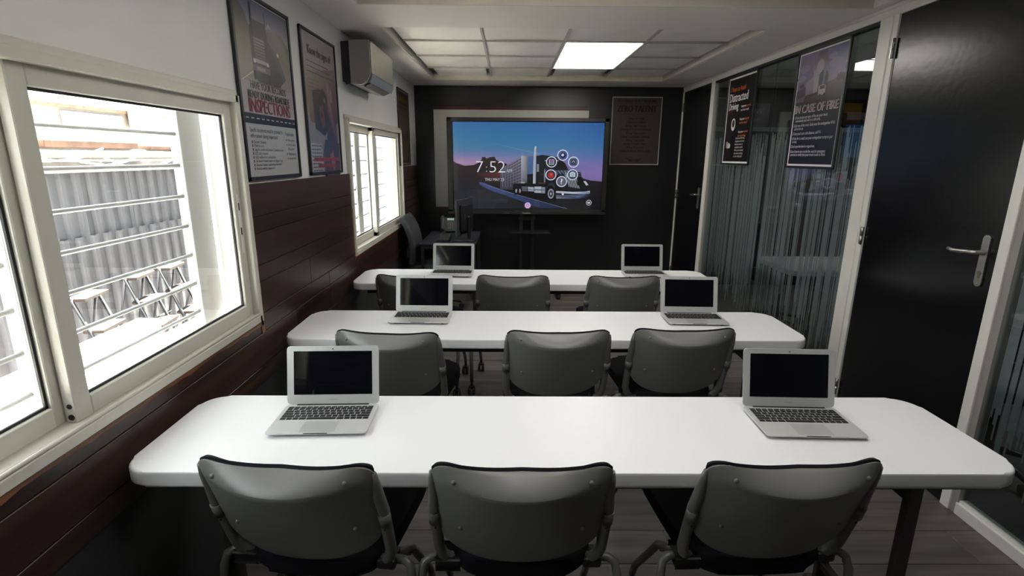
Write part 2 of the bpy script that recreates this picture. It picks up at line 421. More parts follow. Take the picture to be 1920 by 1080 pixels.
for x, y, l in ((3.6, 2.0, 'added ceiling panel of the next room, nearer the camera'), (3.6, 4.6, 'added ceiling panel of the next room, nearer the far wall')):
    led('ceiling_light', x, y, l, 'added ceiling panels of the next room', M_led2, .59, ZC-.014)  # panels added to light the space behind the glass

# ---- windows
def window(name, y0, y1, z0, z1, split_hi, split_lo, latch):
    w = tag(empty(name), kind='structure')
    xo, xi = XL-.07, XL+.028
    b = MB()      # casing with a stepped profile
    b.box((xo, y0, z1-.022), (xi, y1, z1+.008), .003).box((xo, y0, z0-.008), (xi, y1, z0+.024), .003)
    b.box((xo, y0-.008, z0-.008), (xi, y0+.022, z1+.008), .003).box((xo, y1-.022, z0-.008), (xi, y1+.01, z1+.008), .003)
    b.box((XL-.001, y0-.02, z1-.006), (XL+.014, y1+.022, z1+.028), .004)
    b.box((XL-.03, y0, z0+.012), (XL+.012, y1, z0+.03), .004); b.tube([(xi-.006, y0+.01, z0+.03), (xi-.006, y1-.02, z0+.03)], .006, 8)
    b.build('window_frame', M_alu, w)
    def sash(ya, yb, x0, x1, nm):
        za, zb = z0+.03, z1-.018; s = .053; b = MB()
        b.box((x0, ya, za), (x1, ya+s, zb), .0025).box((x0, yb-s, za), (x1, yb, zb), .0025)
        b.box((x0, ya+s, za), (x1, yb-s, za+s), .0025).box((x0, ya+s, zb-s), (x1, yb-s, zb), .0025)
        o = b.build('sash', M_alu, w)
        gx = x1-.012; g = MB(); t = .007
        g.box((gx-.006, ya+s-.001, za+s-.001), (gx+.0005, ya+s+t, zb-s+.001)).box((gx-.006, yb-s-t, za+s-.001), (gx+.0005, yb-s+.001, zb-s+.001))
        g.box((gx-.006, ya+s, za+s-.001), (gx+.0005, yb-s, za+s+t)).box((gx-.006, ya+s, zb-s-t), (gx+.0005, yb-s, zb-s+.001))
        g.build('gasket', M_rubber, o)
        MB().box((gx-.012, ya+s-.002, za+s-.002), (gx-.007, yb-s+.002, zb-s+.002)).build('pane', M_wglass, o)
        return o
    sash(y0+.02, split_lo, XL-.064, XL-.034, 'l'); s2 = sash(split_hi, y1-.02, XL-.03, XL, 'r')
    if latch:
        MB().box((XL-.001, y1-.058, 1.16), (XL+.003, y1-.038, 1.40), .0015).build('latch', M_frame, s2)
        MB().box((XL+.002, y1-.051, 1.235), (XL+.0045, y1-.044, 1.265)).box((XL+.002, y1-.051, 1.335), (XL+.0045, y1-.044, 1.365)).build('latch_slot', M_rubber, s2)
        MB().cyl((XL-.014, split_hi-.001, z0+.075), (XL-.014, split_hi+.0005, z0+.075), .007).cyl((XL-.014, split_hi-.001, z0+.045), (XL-.014, split_hi+.0005, z0+.045), .008).build('roller_hole', M_rubber, s2)
    else:
        MB().box((XL-.03, split_hi+.0, z1-.05), (XL+.004, split_hi+.05, z1-.018)).box((XL-.03, split_hi, z0+.03), (XL+.004, split_hi+.04, z0+.06)).build('roller_block', mat('bronze', (.09, .075, .055), .4), s2)
    return w
window('window_1', *W1, 1.232, 1.262, True)
window('window_2', *W2, 4.415, 4.50, False)

# ---- partition on the right: frames, doors, glass
wr = tag(empty('trim_1'), kind='structure')
fx0, fx1 = XR, XR+.05
b = MB(); b.box((fx0, 2.09, 2.287), (fx1, YB, ZC), .002).box((fx0-.006, 2.09, ZC-.02), (fx0+.01, YB, ZC-.001), .002); b.build('head_rail', M_frame, wr)
for ya, yb in ((2.975, 3.12), (5.50, 5.575), (2.087, 2.135), (6.435, YB)):
    b = MB().box((fx0-.004, ya, 0), (fx1, yb, 2.288), .002)
    if yb-ya > .1: b.box((fx0-.010, ya+.04, 0), (fx0, yb-.045, 2.288), .003)
    b.build('post', M_frame, wr)
MB().box((fx0+.006, 2.055, 0), (fx1, 2.087, 2.31)).build('glazing_bead', mat('bead', (.30, .29, .26), .4), wr)
MB().box((fx0, YN, 2.287), (fx1, 2.09, ZC), .002).build('head_rail', M_frame, wr)
MB().box((fx0, YN, 0), (fx1, 2.06, .056), .002).box((fx0+.012, YN, .056), (fx1, 2.06, .066)).build('bottom_rail', M_frame, wr)
MB().box((fx0, 3.12, 0), (fx1, 5.5, .056), .002).build('bottom_rail', M_frame, wr)
MB().box((fx0+.004, 3.12, 2.268), (fx1, 5.5, 2.287)).box((fx0+.02, 3.12, .056), (fx1, 3.128, 2.27)).build('gasket', M_rubber, wr)
MB().box((fx0+.006, 5.478, .056), (fx1-.01, 5.50, 2.27)).build('glazing_bead', mat('bead', (.30, .29, .26), .4), wr)
GX = XR+.022
for i, (ya, yb) in enumerate(((3.12, 4.298), (4.302, 5.49), (YN, 2.056))):
    p = MB().box((GX, ya, .05), (GX+.008, yb, 2.28)).build('window_%d' % (i+3), M_pglass); tag(p, kind='structure')
    q = MB().box((GX+.0105, ya+.03, .056), (GX+.0108, yb-.02, 2.2)).build('privacy_film', M_film, p)
def door(name, y0, y1, hinge, handle_y, lever_dir):
    d = tag(empty(name), kind='structure')
    MB().box((XR+.004, y0+.003, .006), (XR+.044, y1-.003, 2.285), .002).build('door_leaf', M_door, d)
    for z in (.20, 1.13, 2.12):
        MB().cyl((XR-.008, hinge, z-.05), (XR-.008, hinge, z-.001), .007, 10).cyl((XR-.008, hinge, z+.001), (XR-.008, hinge, z+.05), .007, 10).box((XR-.006, hinge, z-.048), (XR+.005, hinge+.022 if hinge < 4 else hinge+.012, z+.048)).build('hinge', M_chrome, d)
    h = MB().prism(rrect(.036, .222, .016, 5), 0, .007, .0015, M=Matrix(((0, 0, -1, XR+.004), (1, 0, 0, handle_y), (0, 1, 0, 1.135), (0, 0, 0, 1)))).build('handle_plate', M_chrome, d)
    x = XR-.042; L = lever_dir
    MB().tube([(XR, handle_y, 1.172), (XR-.03, handle_y, 1.172), (x, handle_y+.010*L, 1.172), (x-.002, handle_y+.03*L, 1.171), (x, handle_y+.08*L, 1.165), (x+.006, handle_y+.125*L, 1.163), (x+.008, handle_y+.15*L, 1.166)], [.011, .010, .010, .0095, .009, .0085, .007], 10).build('lever', M_chrome, h)
    MB().cyl((XR-.006, handle_y, 1.083), (XR+.0, handle_y, 1.083), .009).box((XR-.0045, handle_y-.005, 1.062), (XR+.0, handle_y+.005, 1.083)).build('lock_cylinder', mat('brass_lock', (.25, .22, .16), .35, metal=.8), h)
    MB().sphere((XR-.004, handle_y, 1.235), .004).sphere((XR-.004, handle_y, 1.035), .004).build('screw', M_chrome, h)
    return d
door('door_1', 2.135, 2.975, 2.978, 2.197, 1)
door('door_2', 5.575, 6.435, 6.432, 5.685, 1)
MB().box((XL+.002, YN, 0), (XL+.014, YB, .07)).build('baseboard_left', M_blk2)['kind'] = 'structure'

# ================================================================== OUTSIDE THE WINDOWS
def ext(name, label, cat, loc=(0, 0, 0)): return empty(name, loc, 0, label, cat)
g = MB().box((-14, -6, -.8), (-1.3, 22, -.7)).build('ground', M_conc); g['kind'] = 'structure'
lg = MB().box((-2.2, -2, -.7), (-1.24, 4.2, .44)).box((-1.8, 4.2, -.7), (-1.24, 12, .44)).build('ledge', M_conc); tag(lg, 'sunlit white concrete ledge under the near window outside', 'ledge')
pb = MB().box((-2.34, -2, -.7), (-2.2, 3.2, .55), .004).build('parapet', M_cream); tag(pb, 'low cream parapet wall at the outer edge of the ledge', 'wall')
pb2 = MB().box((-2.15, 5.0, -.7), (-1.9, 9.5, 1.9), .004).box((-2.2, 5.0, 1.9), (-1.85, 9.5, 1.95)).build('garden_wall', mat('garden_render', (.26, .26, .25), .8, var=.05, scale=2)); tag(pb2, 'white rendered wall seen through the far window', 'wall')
sh = ext('metal_shed', 'grey blue corrugated shed with a rusty white roof outside the near window', 'shed')
def corr(y0, y1, z0, z1, x, name, dy=.155):
    b = MB(); y = y0
    while y < y1-.01:
        e = min(y+dy, y1); a = [(y, 0), (y+.085, 0), (y+.10, .028), (y+.14, .028), (y+dy, 0)]
        for (p, q), (r, s) in zip(a, a[1:]):
            if r > e+.001: break
            vs = [b.bm.verts.new(c) for c in ((x+q, p, z0), (x+s, r, z0), (x+s, r, z1), (x+q, p, z1))]; b.bm.faces.new(vs)
        y = e
    o = b.build(name, M_corr, sh); md = o.modifiers.new('s', 'SOLIDIFY'); md.thickness = .004
    return o
for ya in (-2.0, .8, 3.6, 6.4):
    corr(ya, ya+2.79, .86, 1.40, -3.62, 'corrugated_sheet'); corr(ya+.2, ya+2.97, -.7, .875, -3.595, 'corrugated_sheet')
MB().box((-3.9, -3, 1.42), (-3.5, 9.5, 1.50), .01).build('fascia', M_beam, sh)
MB().box((-3.75, -3, 1.51), (-3.55, 9.5, 1.58), .01).build('gutter', mat('bleached_gutter', (.16, .145, .13), .7, var=.2, scale=3), sh)
for k in range(9):
    y = -2+k*1.25; MB().box((-3.8, y, 1.60), (-3.6, y+random.uniform(.5, 1.1), 1.60+random.uniform(.03, .07)), .004).build('roof_flashing', M_rust, sh)
MB().box((-6.5, -3, 1.585), (-3.66, 9.5, 1.60)).build('roof', M_conc, sh)
for s in range(3):
    MB().tube([(-3.49, 3.7+.5*s+.25*k, 1.50+.10*((k-2)**2)/4-.04*s) for k in range(5)], .009, 6).build('cable', mat('pale_cable', (.5, .48, .45), .6), sh)
fb = ext('far_building', 'cream flat roofed building with strip windows far behind the shed', 'building')
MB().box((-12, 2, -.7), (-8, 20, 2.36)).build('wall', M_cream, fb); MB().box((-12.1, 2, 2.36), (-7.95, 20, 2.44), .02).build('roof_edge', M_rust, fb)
for ya, yb in ((9.95, 10.62), (10.72, 11.36)):
    f = MB().box((-8.0, ya-.05, 2.04), (-7.96, yb+.05, 2.30), .005).build('window', M_bars, fb)
    MB().box((-7.965, ya+.03, 2.09), (-7.95, yb-.03, 2.26)).build('pane', mat('far_pane', (.12, .13, .14), .1), f)
f = MB().box((-7.95, 11.55, 2.06), (-7.6, 12.2, 2.52), .02).build('air_conditioner_unit', M_bars, fb)
MB().cyl((-7.6, 11.86, 2.30), (-7.58, 11.86, 2.30), .17, 20).build('fan_grille', mat('fan_grey', (.4, .4, .4), .5), f)
cu = empty('container', (-2.9, 9.7, -.7), 0, 'dark container with a blue tarp edge seen through the far window', 'container')
MB().box((-.55, .3, 0), (.55, 3.5, 1.45), .02).build('body', mat('dark_crate', (.10, .09, .10), .6), cu)
MB().box((-.6, .25, 1.45), (.6, 3.55, 1.5), .01).build('lid', mat('beige_lid', (.45, .40, .33), .7), cu)
bt = MB().box((-2.3, 9.6, -.7), (-1.83, 9.9, 1.7), .03).build('post_banner', mat('blue_cloth', (.10, .16, .30), .8)); tag(bt, 'blue upright banner seen through the far window pane', 'banner')
def ladder(y, z_top, n, lab, w=.30):
    t = empty('step_ladder', (-3.2, y, -.7), math.radians(8), lab, 'ladder', 'step ladders along the shed')
    H = z_top+.7
    for s in (-1, 1):
        MB().tube([(.42, s*w/2, 0), (0, s*w/2, H)], .013, 8).build('rail', M_ladder, t)
        MB().tube([(-.28, s*w/2, 0), (0, s*w/2, H)], .011, 8).build('rear_leg', M_ladder, t)
    for k in range(n):
        f = 1-(k+.02)/n; x = .42*(1-f)
        MB().box((x-.05, -w/2, H*f-.013), (x+.09, w/2, H*f+.012), .003).build('tread', M_tread, t)
    MB().tube([(-.1, -w/2, H*.62), (-.1, w/2, H*.62)], .009, 6).build('crossbar', M_ladder, t)
    return t
ladder(3.86, .52, 5, 'wooden tread step ladder left of the other two, outside by the shed')
ladder(4.42, .55, 6, 'step ladder between the other two, outside by the shed')
ladder(4.86, .54, 6, 'step ladder right of the other two, outside by the shed')
ladder(5.28, .30, 4, 'low dark step ladder behind the white grille upright')
def grille(lab, y0, y1, z0, z1, mids):
    t = empty('window_grille', (-1.27, y0, z0), 0, lab, 'grille', 'white window grilles')
    for ym in mids:
        MB().box((-.02, ym-y0, -.03), (.02, ym-y0+.085, z1-z0+.03), .002).build('upright', M_bars, t)
        MB().box((-.012, ym-y0+.094, -.03), (.012, ym-y0+.165, z1-z0+.03), .002).build('upright', M_bars, t)
    z = z0+.05
    while z < z1:
        MB().tube([(0, .0, z-z0), (0, y1-y0, z-z0)], .0075, 8).build('bar', M_bars, t); z += .1165
grille('white steel bar grille outside the near window', W1[0], W1[1]+.0, .88, 1.78, [.75, 1.30, 2.085])
grille('white steel bar grille outside the far window', W2[0]+.02, W2[1], .88, 1.79, [4.43, 5.02])
wj = MB().box((-1.34, 2.345, .442), (-1.24, 2.42, 2.3)).build('pier', mat('white_render', (.55, .55, .53), .8)); tag(wj, 'bright white rendered pier beside the near window outside', 'pier')
M_key2 = mat('keyboard_deck', (.60, .60, .585), .4, metal=.3)
M_pad = mat('trackpad_silver', (.50, .50, .485), .3, metal=.3)
# ================================================================== TABLES
TYS = [1.467, 2.515, 3.595]
def table_mesh():
    return MB().prism(rrect(2.44, .46, .075, 8), -.045, 0, .008, seg=3).mesh('tabletop', M_plastic)
TT = table_mesh()
tlab = ['white seminar table nearest the camera, with two open laptops', 'middle white seminar table with two open laptops', 'farthest white seminar table with two open laptops']
def make_table(y, lab):
    t = empty('folding_table', (.183, y, 0), 0, lab, 'table', 'white seminar tables in rows')
    o = link('tabletop', TT, t); o.location = (0, 0, .74)
    MB().box((-1.12, -.19, .665), (1.12, -.165, .693)).box((-1.12, .165, .665), (1.12, .19, .693)).box((-1.12, -.19, .665), (-1.095, .19, .693)).box((1.095, -.19, .665), (1.12, .19, .693)).build('under_frame', M_steel, t)
    for s in (-1, 1):
        for q in (-1, 1):
            MB().box((s*.975-.022, q*.16-.012, .02), (s*.975+.022, q*.16+.012, .667), .004).build('leg', M_steel, t)
        for z in (.10, .60): MB().box((s*.975-.014, -.15, z), (s*.975+.014, .15, z+.028), .003).build('leg_crossbar', M_steel, t)
        MB().box((s*.975-.028, -.215, 0), (s*.975+.028, .215, .024), .006).build('foot', M_steel, t)
        MB().tube([(s*.96, 0, .61), (s*.60, 0, .672)], .008, 8).build('leg_brace', M_steel, t)
    return t
for y, l in zip(TYS, tlab): make_table(y, l)

# ================================================================== CHAIRS (sitter faces +Y, top of the back at y=0)
def shell(u, v, off=0.0, grow=0.0):
    """u -1..1 across, v 0..1 bottom to top"""
    a = abs(u)
    zt = .828+grow - (.050*(1-math.sqrt(max(0, 1-((a-.72)/.28)**2))) if a > .72 else 0)
    zb = .492 + .135*(1-math.sqrt(max(0, 1-a**2.7)))
    zt -= .026*(1-a*a)
    z = zb+(zt-zb)*v
    h = (z-.49)/.34
    x = u*(.229+grow*.3)*(1-.035*max(0, 1-h)**1.3)
    if a > .9: x -= math.copysign(.004*(a-.9)/.1, u)
    y = .098 - .110*h - .100*(1-u*u)*(.45+.55*h) + off
    c = max(0, (v-.85)/.15); y += .078*c**1.35*(1-a**1.5)
    return Vector((x, y, z))
def make_chair():
    t = empty('training_chair')
    b = MB()
    def sv(k): return 1-(1-k)**1.6 if k > .5 else k
    b.grid(lambda u, v: shell(math.sin((u*2-1)*PI/2)*1.0, v), 36, 44)
    o = b.build('backrest_shell', M_grey, t); m = o.modifiers.new('s', 'SOLIDIFY'); m.thickness = .008; m.offset = 1 if False else 0; m = o.modifiers.new('b', 'BEVEL'); m.width = .002; m.segments = 2; m.limit_method = 'ANGLE'
    b = MB(); b.grid(lambda u, v: shell(math.sin((u*2-1)*PI/2)*.965, .03+v*.97, .0125, .003), 30, 36)
    o = b.build('backrest_pad', M_fab, t); m = o.modifiers.new('s', 'SOLIDIFY'); m.thickness = .014; m.offset = 0; m = o.modifiers.new('b', 'BEVEL'); m.width = .004; m.segments = 2; m.limit_method = 'ANGLE'
    for u, v in ((-.72, .9), (.72, .9), (-.70, .33), (.70, .33)):
        p = shell(u, v); MB().sphere((p.x, p.y-.005, p.z), .0062, (1, .7, 1), 10).build('screw', M_grey, t)
    # seat
    pts = []
    for k in range(40):
        a = 2*PI*k/40; ca, sa = math.cos(a), math.sin(a); e = .42
        w = .222*math.copysign(abs(ca)**e, ca); d = .252*math.copysign(abs(sa)**e, sa)
        w *= 1+.09*(d/.252)-.02
        pts.append((w, .315+d))
    MB().prism(pts, .425, .475, .02, seg=4).build('seat', M_fab, t)
    MB().prism([(x*.93, .315+(y-.315)*.93) for x, y in pts], .408, .428, .006).build('seat_pan', M_blk, t)
    for s in (-1, 1):
        # side tube: shoulder to seat hinge
        P = []
        for z in (.792, .76, .71, .66, .60, .55, .505): 
            h = (z-.49)/.34; P.append((s*(.229*(1-.03*(1-h))-.006+(.006 if z < .7 else 0)), .098-.110*h-.002, z))
        P += [(s*.214, .100, .475), (s*.200, .112, .452), (s*.178, .128, .441), (s*.14, .145, .438)]
        MB().tube(P, [.006, .012, .0155]+[.0155]*8, 12).build('back_tube', M_tube, t)
        c = P[3]; d = P[4]
        MB().tube([(c[0], c[1], .652), (c[0], c[1]+.012, .612)], .0165, 12).build('collar', M_tube, t)
        MB().cyl((d[0], d[1]-.013, .598), (d[0], d[1]-.0165, .598), .0028, 8).build('tube_hole', M_rubber, t)
        MB().box((s*.175, .095, .428), (s*.228, .160, .458), .008, seg=2).build('hinge_bracket', M_blk, t)
        # inverted-U side frame on castors
        MB().tube([(s*.21, .125, .446), (s*.25, .120, .446), (s*.268, .112, .436), (s*.274, .100, .405), (s*.276, .075, .25), (s*.272, .045, .085)], .0125, 10).build('leg', M_tube, t)
        MB().tube([(s*.21, .15, .442), (s*.235, .17, .435), (s*.243, .22, .40), (s*.245, .33, .26), (s*.243, .42, .15), (s*.240, .455, .085)], .0125, 10).build('leg', M_tube, t)
        for y, x in ((.045, .272), (.455, .240)):
            w = MB().cyl((s*x, y, .088), (s*x, y, .058), .009, 8).box((s*x-.020, y-.022, .040), (s*x+.020, y+.020, .062), .008, seg=2).build('castor', M_blk, t)
            for q in (-1, 1): MB().cyl((s*x+q*.006, y-.008, .0265), (s*x+q*.022, y-.008, .0265), .0265, 14).build('wheel', M_blk, w)
    MB().tube([(-.245, .20, .405), (.245, .20, .405)], .010, 8).build('crossbar', M_tube, t)
    return t
chs = [(-.545, 1.135, -5.0, 'grey shell chair at the nearest table, in front of the left laptop'),
       (.037, 1.125, 0.0, 'grey shell chair at the nearest table, middle of its three, between the laptops'),
       (.713, 1.14, 2.2, 'grey shell chair at the nearest table, in front of the right laptop'),
       (-.515, 2.115, -5.0, 'grey shell chair at the middle table, partly hidden by the nearest left laptop'),
       (.219, 2.137, 1.5, 'grey shell chair at the middle table, middle of its three'),
       (.775, 2.17, 1.5, 'grey shell chair at the middle table, below its right laptop'),
       (-.61, 3.19, -8.0, 'grey shell chair at the farthest table, behind the left laptop of the middle table'),
       (.030, 3.205, -1.5, 'grey shell chair at the farthest table, middle of its three'),
       (.73, 3.205, 1.0, 'grey shell chair at the farthest table, left of the right laptop of the middle table')]
proto = make_chair(); index_tree(proto)
for i, (x, y, a, l) in enumerate(chs):
    o = proto if i == 0 else copy_tree(proto)
    o.location = (x, y+.018, 0); o.scale = (1, 1, 1.02); o.rotation_euler = (0, 0, math.radians(a)); tag(o, l, 'chair', 'grey training chairs')

# ================================================================== LAPTOPS (origin under the middle of the base)
def key_layout():
    rows = []; x0, x1 = -.1365, .1365; w = x1-x0; g = .0026
    def row(widths, y, h):
        s = (w-g*(len(widths)-1))/sum(widths); x = x0
        for q in widths: rows.append((x, y, x+q*s, y+h)); x += q*s+g
    row([1]*14, .0690, .0075)
    row([1]*13+[1.55], .0535, .0130); row([1.55]+[1]*13, .0373, .0130); row([1.8]+[1]*11+[1.8], .0211, .0130); row([2.35]+[1]*10+[2.35], .0049, .0130)
    row([1, 1, 1, 1.25, 5.4, 1.25, 1, 1, 1, 1], -.0113, .0130)
    return rows
KEYS = key_layout()
def make_laptop(detail):
    t = empty('laptop')
    Mb = None
    b = MB(); b.prism(rrect(.300, .192, .012, 5), .0035, .0135, .0012); o = b.build('base', M_alum, t)
    me = o.data
    for v in me.vertices:      # the underside rises towards the front edge
        if v.co.z < .008: v.co.z += .006*(.096-v.co.y)/.192
    for x in (-.12, .12):
        for y in (-.07, .07): MB().cyl((x, y, 0), (x, y, .009 if y < 0 else .005), .007, 10).build('rubber_foot', M_rubber, t)
    kb = MB().box((-.1385, -.0130, .0134), (.1385, .0783, .0137)).build('keyboard', M_alum if False else M_key2, t)
    if detail:
        meshes = {}
        for (a, y0, c, y1) in KEYS:
            k = (round(c-a, 4), round(y1-y0, 4))
            if k not in meshes: meshes[k] = MB().box((-k[0]/2, -k[1]/2, 0), (k[0]/2, k[1]/2, .0014), .0006).mesh('key', M_key)
            o = link('key', meshes[k], kb); o.location = ((a+c)/2, (y0+y1)/2, .0137)
    else:
        b = MB()
        for (a, y0, c, y1) in KEYS: b.box((a, y0, .0137), (c, y1, .0149))
        b.build('keys', M_key, t)['kind'] = 'stuff'
    MB().prism(rrect(.105, .064, .003, 2, 0, -.056), .0134, .0138).build('trackpad', M_pad, t)
    MB().box((-.118, .0870, .009), (.118, .0955, .0155), .002).build('hinge', M_blk, t)
    MB().box((-.035, -.0965, .0118), (.035, -.0945, .0137)).build('opening_notch', M_blk2, t)
    R = Matrix.Translation((0, .094, .0135)) @ Matrix.Rotation(math.radians(-13), 4, 'X')
    T = R @ Matrix(((1, 0, 0, 0), (0, 0, -1, 0), (0, 1, 0, 0), (0, 0, 0, 1)))      # x,y -> x,z standing up
    lid = MB().prism([(x, y+.097) for x, y in rrect(.300, .192, .011, 5)], -.005, 0, .001, M=T).build('lid', M_alum, t)
    T2 = T
    # prism z grows towards -Y after T, i.e. towards the user
    MB().prism([(x, y+.1045) for x, y in rrect(.256, .144, .001, 1)], -.0002, .0006, M=T).build('screen', M_scr, lid)
    MB().prism([(.0023*math.cos(a*PI/4), .1835+.0023*math.sin(a*PI/4)) for a in range(8)], 0, .0007, M=T).build('webcam', M_blk, lid)
    p = Pic((0, 0, 100, 12), .04, .005); p.text('MacBook Air', 50, 9, 9, (95, 95, 95), width=70, align='c')
    o = p.build('lettering', M_print, lid); o.matrix_local = R @ Matrix.Translation((0, -.0004, .0165))
    return t
lps = [(-.575, 1.512, 2.0, 1, 'open silver laptop on the nearest table, left side by the window wall'),
       (.930, 1.502, -2.0, 1, 'open silver laptop on the nearest table, right side in front of the black door'),
       (-.447, 2.592, -1.0, 0, 'open silver laptop on the middle table, left side by the window wall'),
       (.960, 2.590, -2.0, 0, 'open silver laptop on the middle table, right side'),
       (-.400, 3.645, -2.0, 0, 'open silver laptop on the farthest table, left side in front of the small desk'),
       (.972, 3.653, -1.0, 0, 'open silver laptop on the farthest table, right side')]
pr = {}
for i, (x, y, a, d, l) in enumerate(lps):
    if d not in pr: pr[d] = make_laptop(d); index_tree(pr[d]); o = pr[d]
    else: o = copy_tree(pr[d])
    o.location = (x, y, .7402); o.rotation_euler = (0, 0, math.radians(a)); tag(o, l, 'laptop', 'open silver laptops')

# ================================================================== FAR WALL: whiteboard, screen on its stand, poster
wb = empty('whiteboard', (.027, YB-.001, 1.52), 0, 'whiteboard on the black wall, mostly covered by the big screen', 'whiteboard')
MB().box((-.90, -.022, -.562), (.90, -.002, .562), .002).build('board_surface', M_board, wb)
MB().box((-.905, -.032, .562), (.905, -.0, .600), .002).build('top_strip', M_red, wb)
MB().box((-.905, -.032, -.602), (.905, -.0, -.562), .002).build('bottom_strip', M_red, wb)
MB().box((-.905, -.026, -.562), (-.893, -.001, .562)).box((.893, -.026, -.562), (.905, -.001, .562)).build('side_trim', M_board, wb)

tv = empty('display_screen', (0, 5.87, 0), 0, 'large black framed touch screen showing a truck and the time 7:52', 'screen')
SX0, SX1, SZ0, SZ1 = -.602, 1.024, .990, 1.912
b = MB(); X0, X1, Z0, Z1 = -.666, 1.076, .938, 1.958
b.box((X0, 0, SZ1+.006), (X1, .09, Z1), .004).box((X0, 0, Z0), (X1, .09, SZ0-.006), .004).box((X0, 0, Z0), (SX0-.006, .09, Z1), .004).box((SX1+.006, 0, Z0), (X1, .09, Z1), .004).box((X0+.01, .03, Z0+.01), (X1-.01, .085, Z1-.01))
b.build('bezel', mat('bezel_black', (.014, .0135, .0125), .3), tv)
MB().box((X0, -.006, Z0-.004), (X1, .03, Z0+.026), .002).build('control_strip', M_blk, tv)
p = Pic((0, 0, 200, 10), .5, .025); p.text('Promethean', 100, 8, 9, (170, 170, 170), width=34, align='c', bold=.2)
for k, x in enumerate((2, 6, 11, 15, 18, 21)): p.rect(x, 3, x+1.6, 7, (100, 100, 100))
o = p.build('lettering', M_print, tv); o.location = (.20, -.0065, Z0+.011)
# the picture on the screen, in units of a 1782 x 1080 view of it
p = Pic((166, 98, 1678, 968), SX1-SX0, SZ1-SZ0)
sky = [(98, (62, 108, 160), (40, 96, 158), (30, 82, 150)), (250, (60, 118, 158), (38, 110, 160), (42, 98, 160)), (360, (78, 122, 158), (62, 118, 158), (66, 108, 162)), (430, (120, 120, 165), (96, 120, 165), (84, 108, 168)), (500, (170, 135, 165), (120, 115, 160), (112, 108, 168)), (600, (150, 120, 150), (110, 105, 150), (128, 112, 168)), (700, (130, 110, 140), (100, 90, 130), (120, 100, 155))]
for (y0, a, b_, c), (y1, d, e, f) in zip(sky, sky[1:]):
    p.poly([(166, y0), (900, y0), (900, y1), (166, y1)], None, [a, b_, e, d]); p.poly([(900, y0), (1678, y0), (1678, y1), (900, y1)], None, [b_, c, f, e])
for k in range(5): p.poly([(550+40*k, 300+9*k), (1000+30*k, 395+8*k), (1000+30*k, 402+8*k), (550+40*k, 303+9*k)], (88, 134, 168))
dk = (30, 26, 30)
p.poly([(166, 482), (200, 505), (280, 530), (370, 522), (420, 498), (450, 470), (455, 442), (485, 440), (500, 458), (530, 444), (580, 438), (600, 470), (640, 490), (700, 505), (760, 560), (900, 700), (166, 968)], None, [(38, 32, 36)]*2+[(44, 34, 36)]*13+[(26, 24, 28), (24, 24, 28)])
p.poly([(400, 600), (640, 590), (640, 660), (400, 660)], None, [(58, 38, 40), (90, 48, 44), (60, 40, 42), (34, 30, 34)])
p.poly([(1400, 640), (1480, 650), (1560, 670), (1678, 680), (1678, 968), (1400, 968)], None, [dk, (26, 24, 30), (26, 24, 28), (28, 24, 28), (12, 12, 15), (12, 12, 15)])
p.poly([(166, 650), (430, 700), (700, 800), (1000, 870), (1678, 860), (1678, 968), (166, 968)], None, [(26, 26, 30), (34, 33, 38), (38, 38, 46), (22, 22, 28), (14, 14, 18), (14, 15, 18), (38, 40, 44)])
p.poly([(420, 690), (470, 700), (640, 770), (900, 850), (1330, 960), (1060, 960), (700, 830), (520, 770), (430, 720)], None, [(66, 80, 120), (72, 88, 130), (60, 74, 112), (44, 54, 84), (30, 36, 54), (36, 46, 72), (54, 70, 112), (60, 76, 120), (58, 70, 110)])
p.line(480, 716, 830, 826, 4, (120, 130, 160)); p.line(830, 826, 1330, 962, 4, (110, 120, 150)); p.line(440, 700, 700, 800, 3, (90, 100, 140))
# trailer
p.poly([(640, 560), (870, 425), (870, 702), (770, 712), (770, 775), (640, 760)], None, [(92, 92, 110), (128, 126, 142), (96, 92, 104), (70, 68, 78), (48, 46, 54), (66, 64, 74)])
for k in range(8):
    f = k/7; p.poly([(640, 575+24*k), (850, 452+31*k), (850, 464+31*k), (640, 581+24*k)], (52, 50, 60))
for k in range(7): x = 665+27*k; p.line(x, 562-(x-640)*.56, x, 745, 2.5, (140, 140, 156))
p.poly([(850, 425), (880, 420), (925, 432), (925, 700), (850, 702)], None, [(170, 172, 186), (150, 152, 168), (90, 92, 108), (60, 60, 72), (110, 108, 122)])
p.poly([(850, 425), (925, 432), (985, 430), (960, 425), (900, 420)], (110, 112, 128))
p.poly([(925, 432), (985, 432), (985, 610), (915, 612)], None, [(70, 100, 150), (62, 94, 146), (80, 100, 140), (70, 90, 130)])
p.poly([(915, 612), (985, 606), (985, 700), (915, 700)], (16, 16, 22))
p.rect(850, 690, 890, 704, (150, 150, 160))
# cab, hood
p.poly([(985, 430), (1060, 416), (1130, 425), (1220, 440), (1300, 500), (1330, 560), (1400, 575), (1460, 590), (1470, 640), (1500, 700), (1560, 760), (1560, 800), (1210, 800), (1200, 860), (1000, 830), (985, 700)], None, [(20, 24, 34)]*6+[(24, 28, 40)]*3+[(20, 22, 30)]*2+[(12, 12, 16)]*5)
p.poly([(1225, 470), (1300, 500), (1330, 565), (1210, 568)], (10, 11, 15))
p.poly([(1100, 480), (1195, 480), (1195, 560), (1100, 575)], (26, 30, 40))
p.rect(1090, 468, 1230, 478, (150, 160, 170)); p.rect(1010, 508, 1033, 585, (120, 130, 145))
p.poly([(1210, 568), (1330, 568), (1440, 590), (1400, 615), (1210, 600)], None, [(60, 70, 92), (74, 82, 100), (50, 56, 74), (34, 40, 54), (30, 36, 50)])
for k in range(5): p.line(1200+30*k, 572, 1225+34*k, 612, 5, (130, 140, 155))
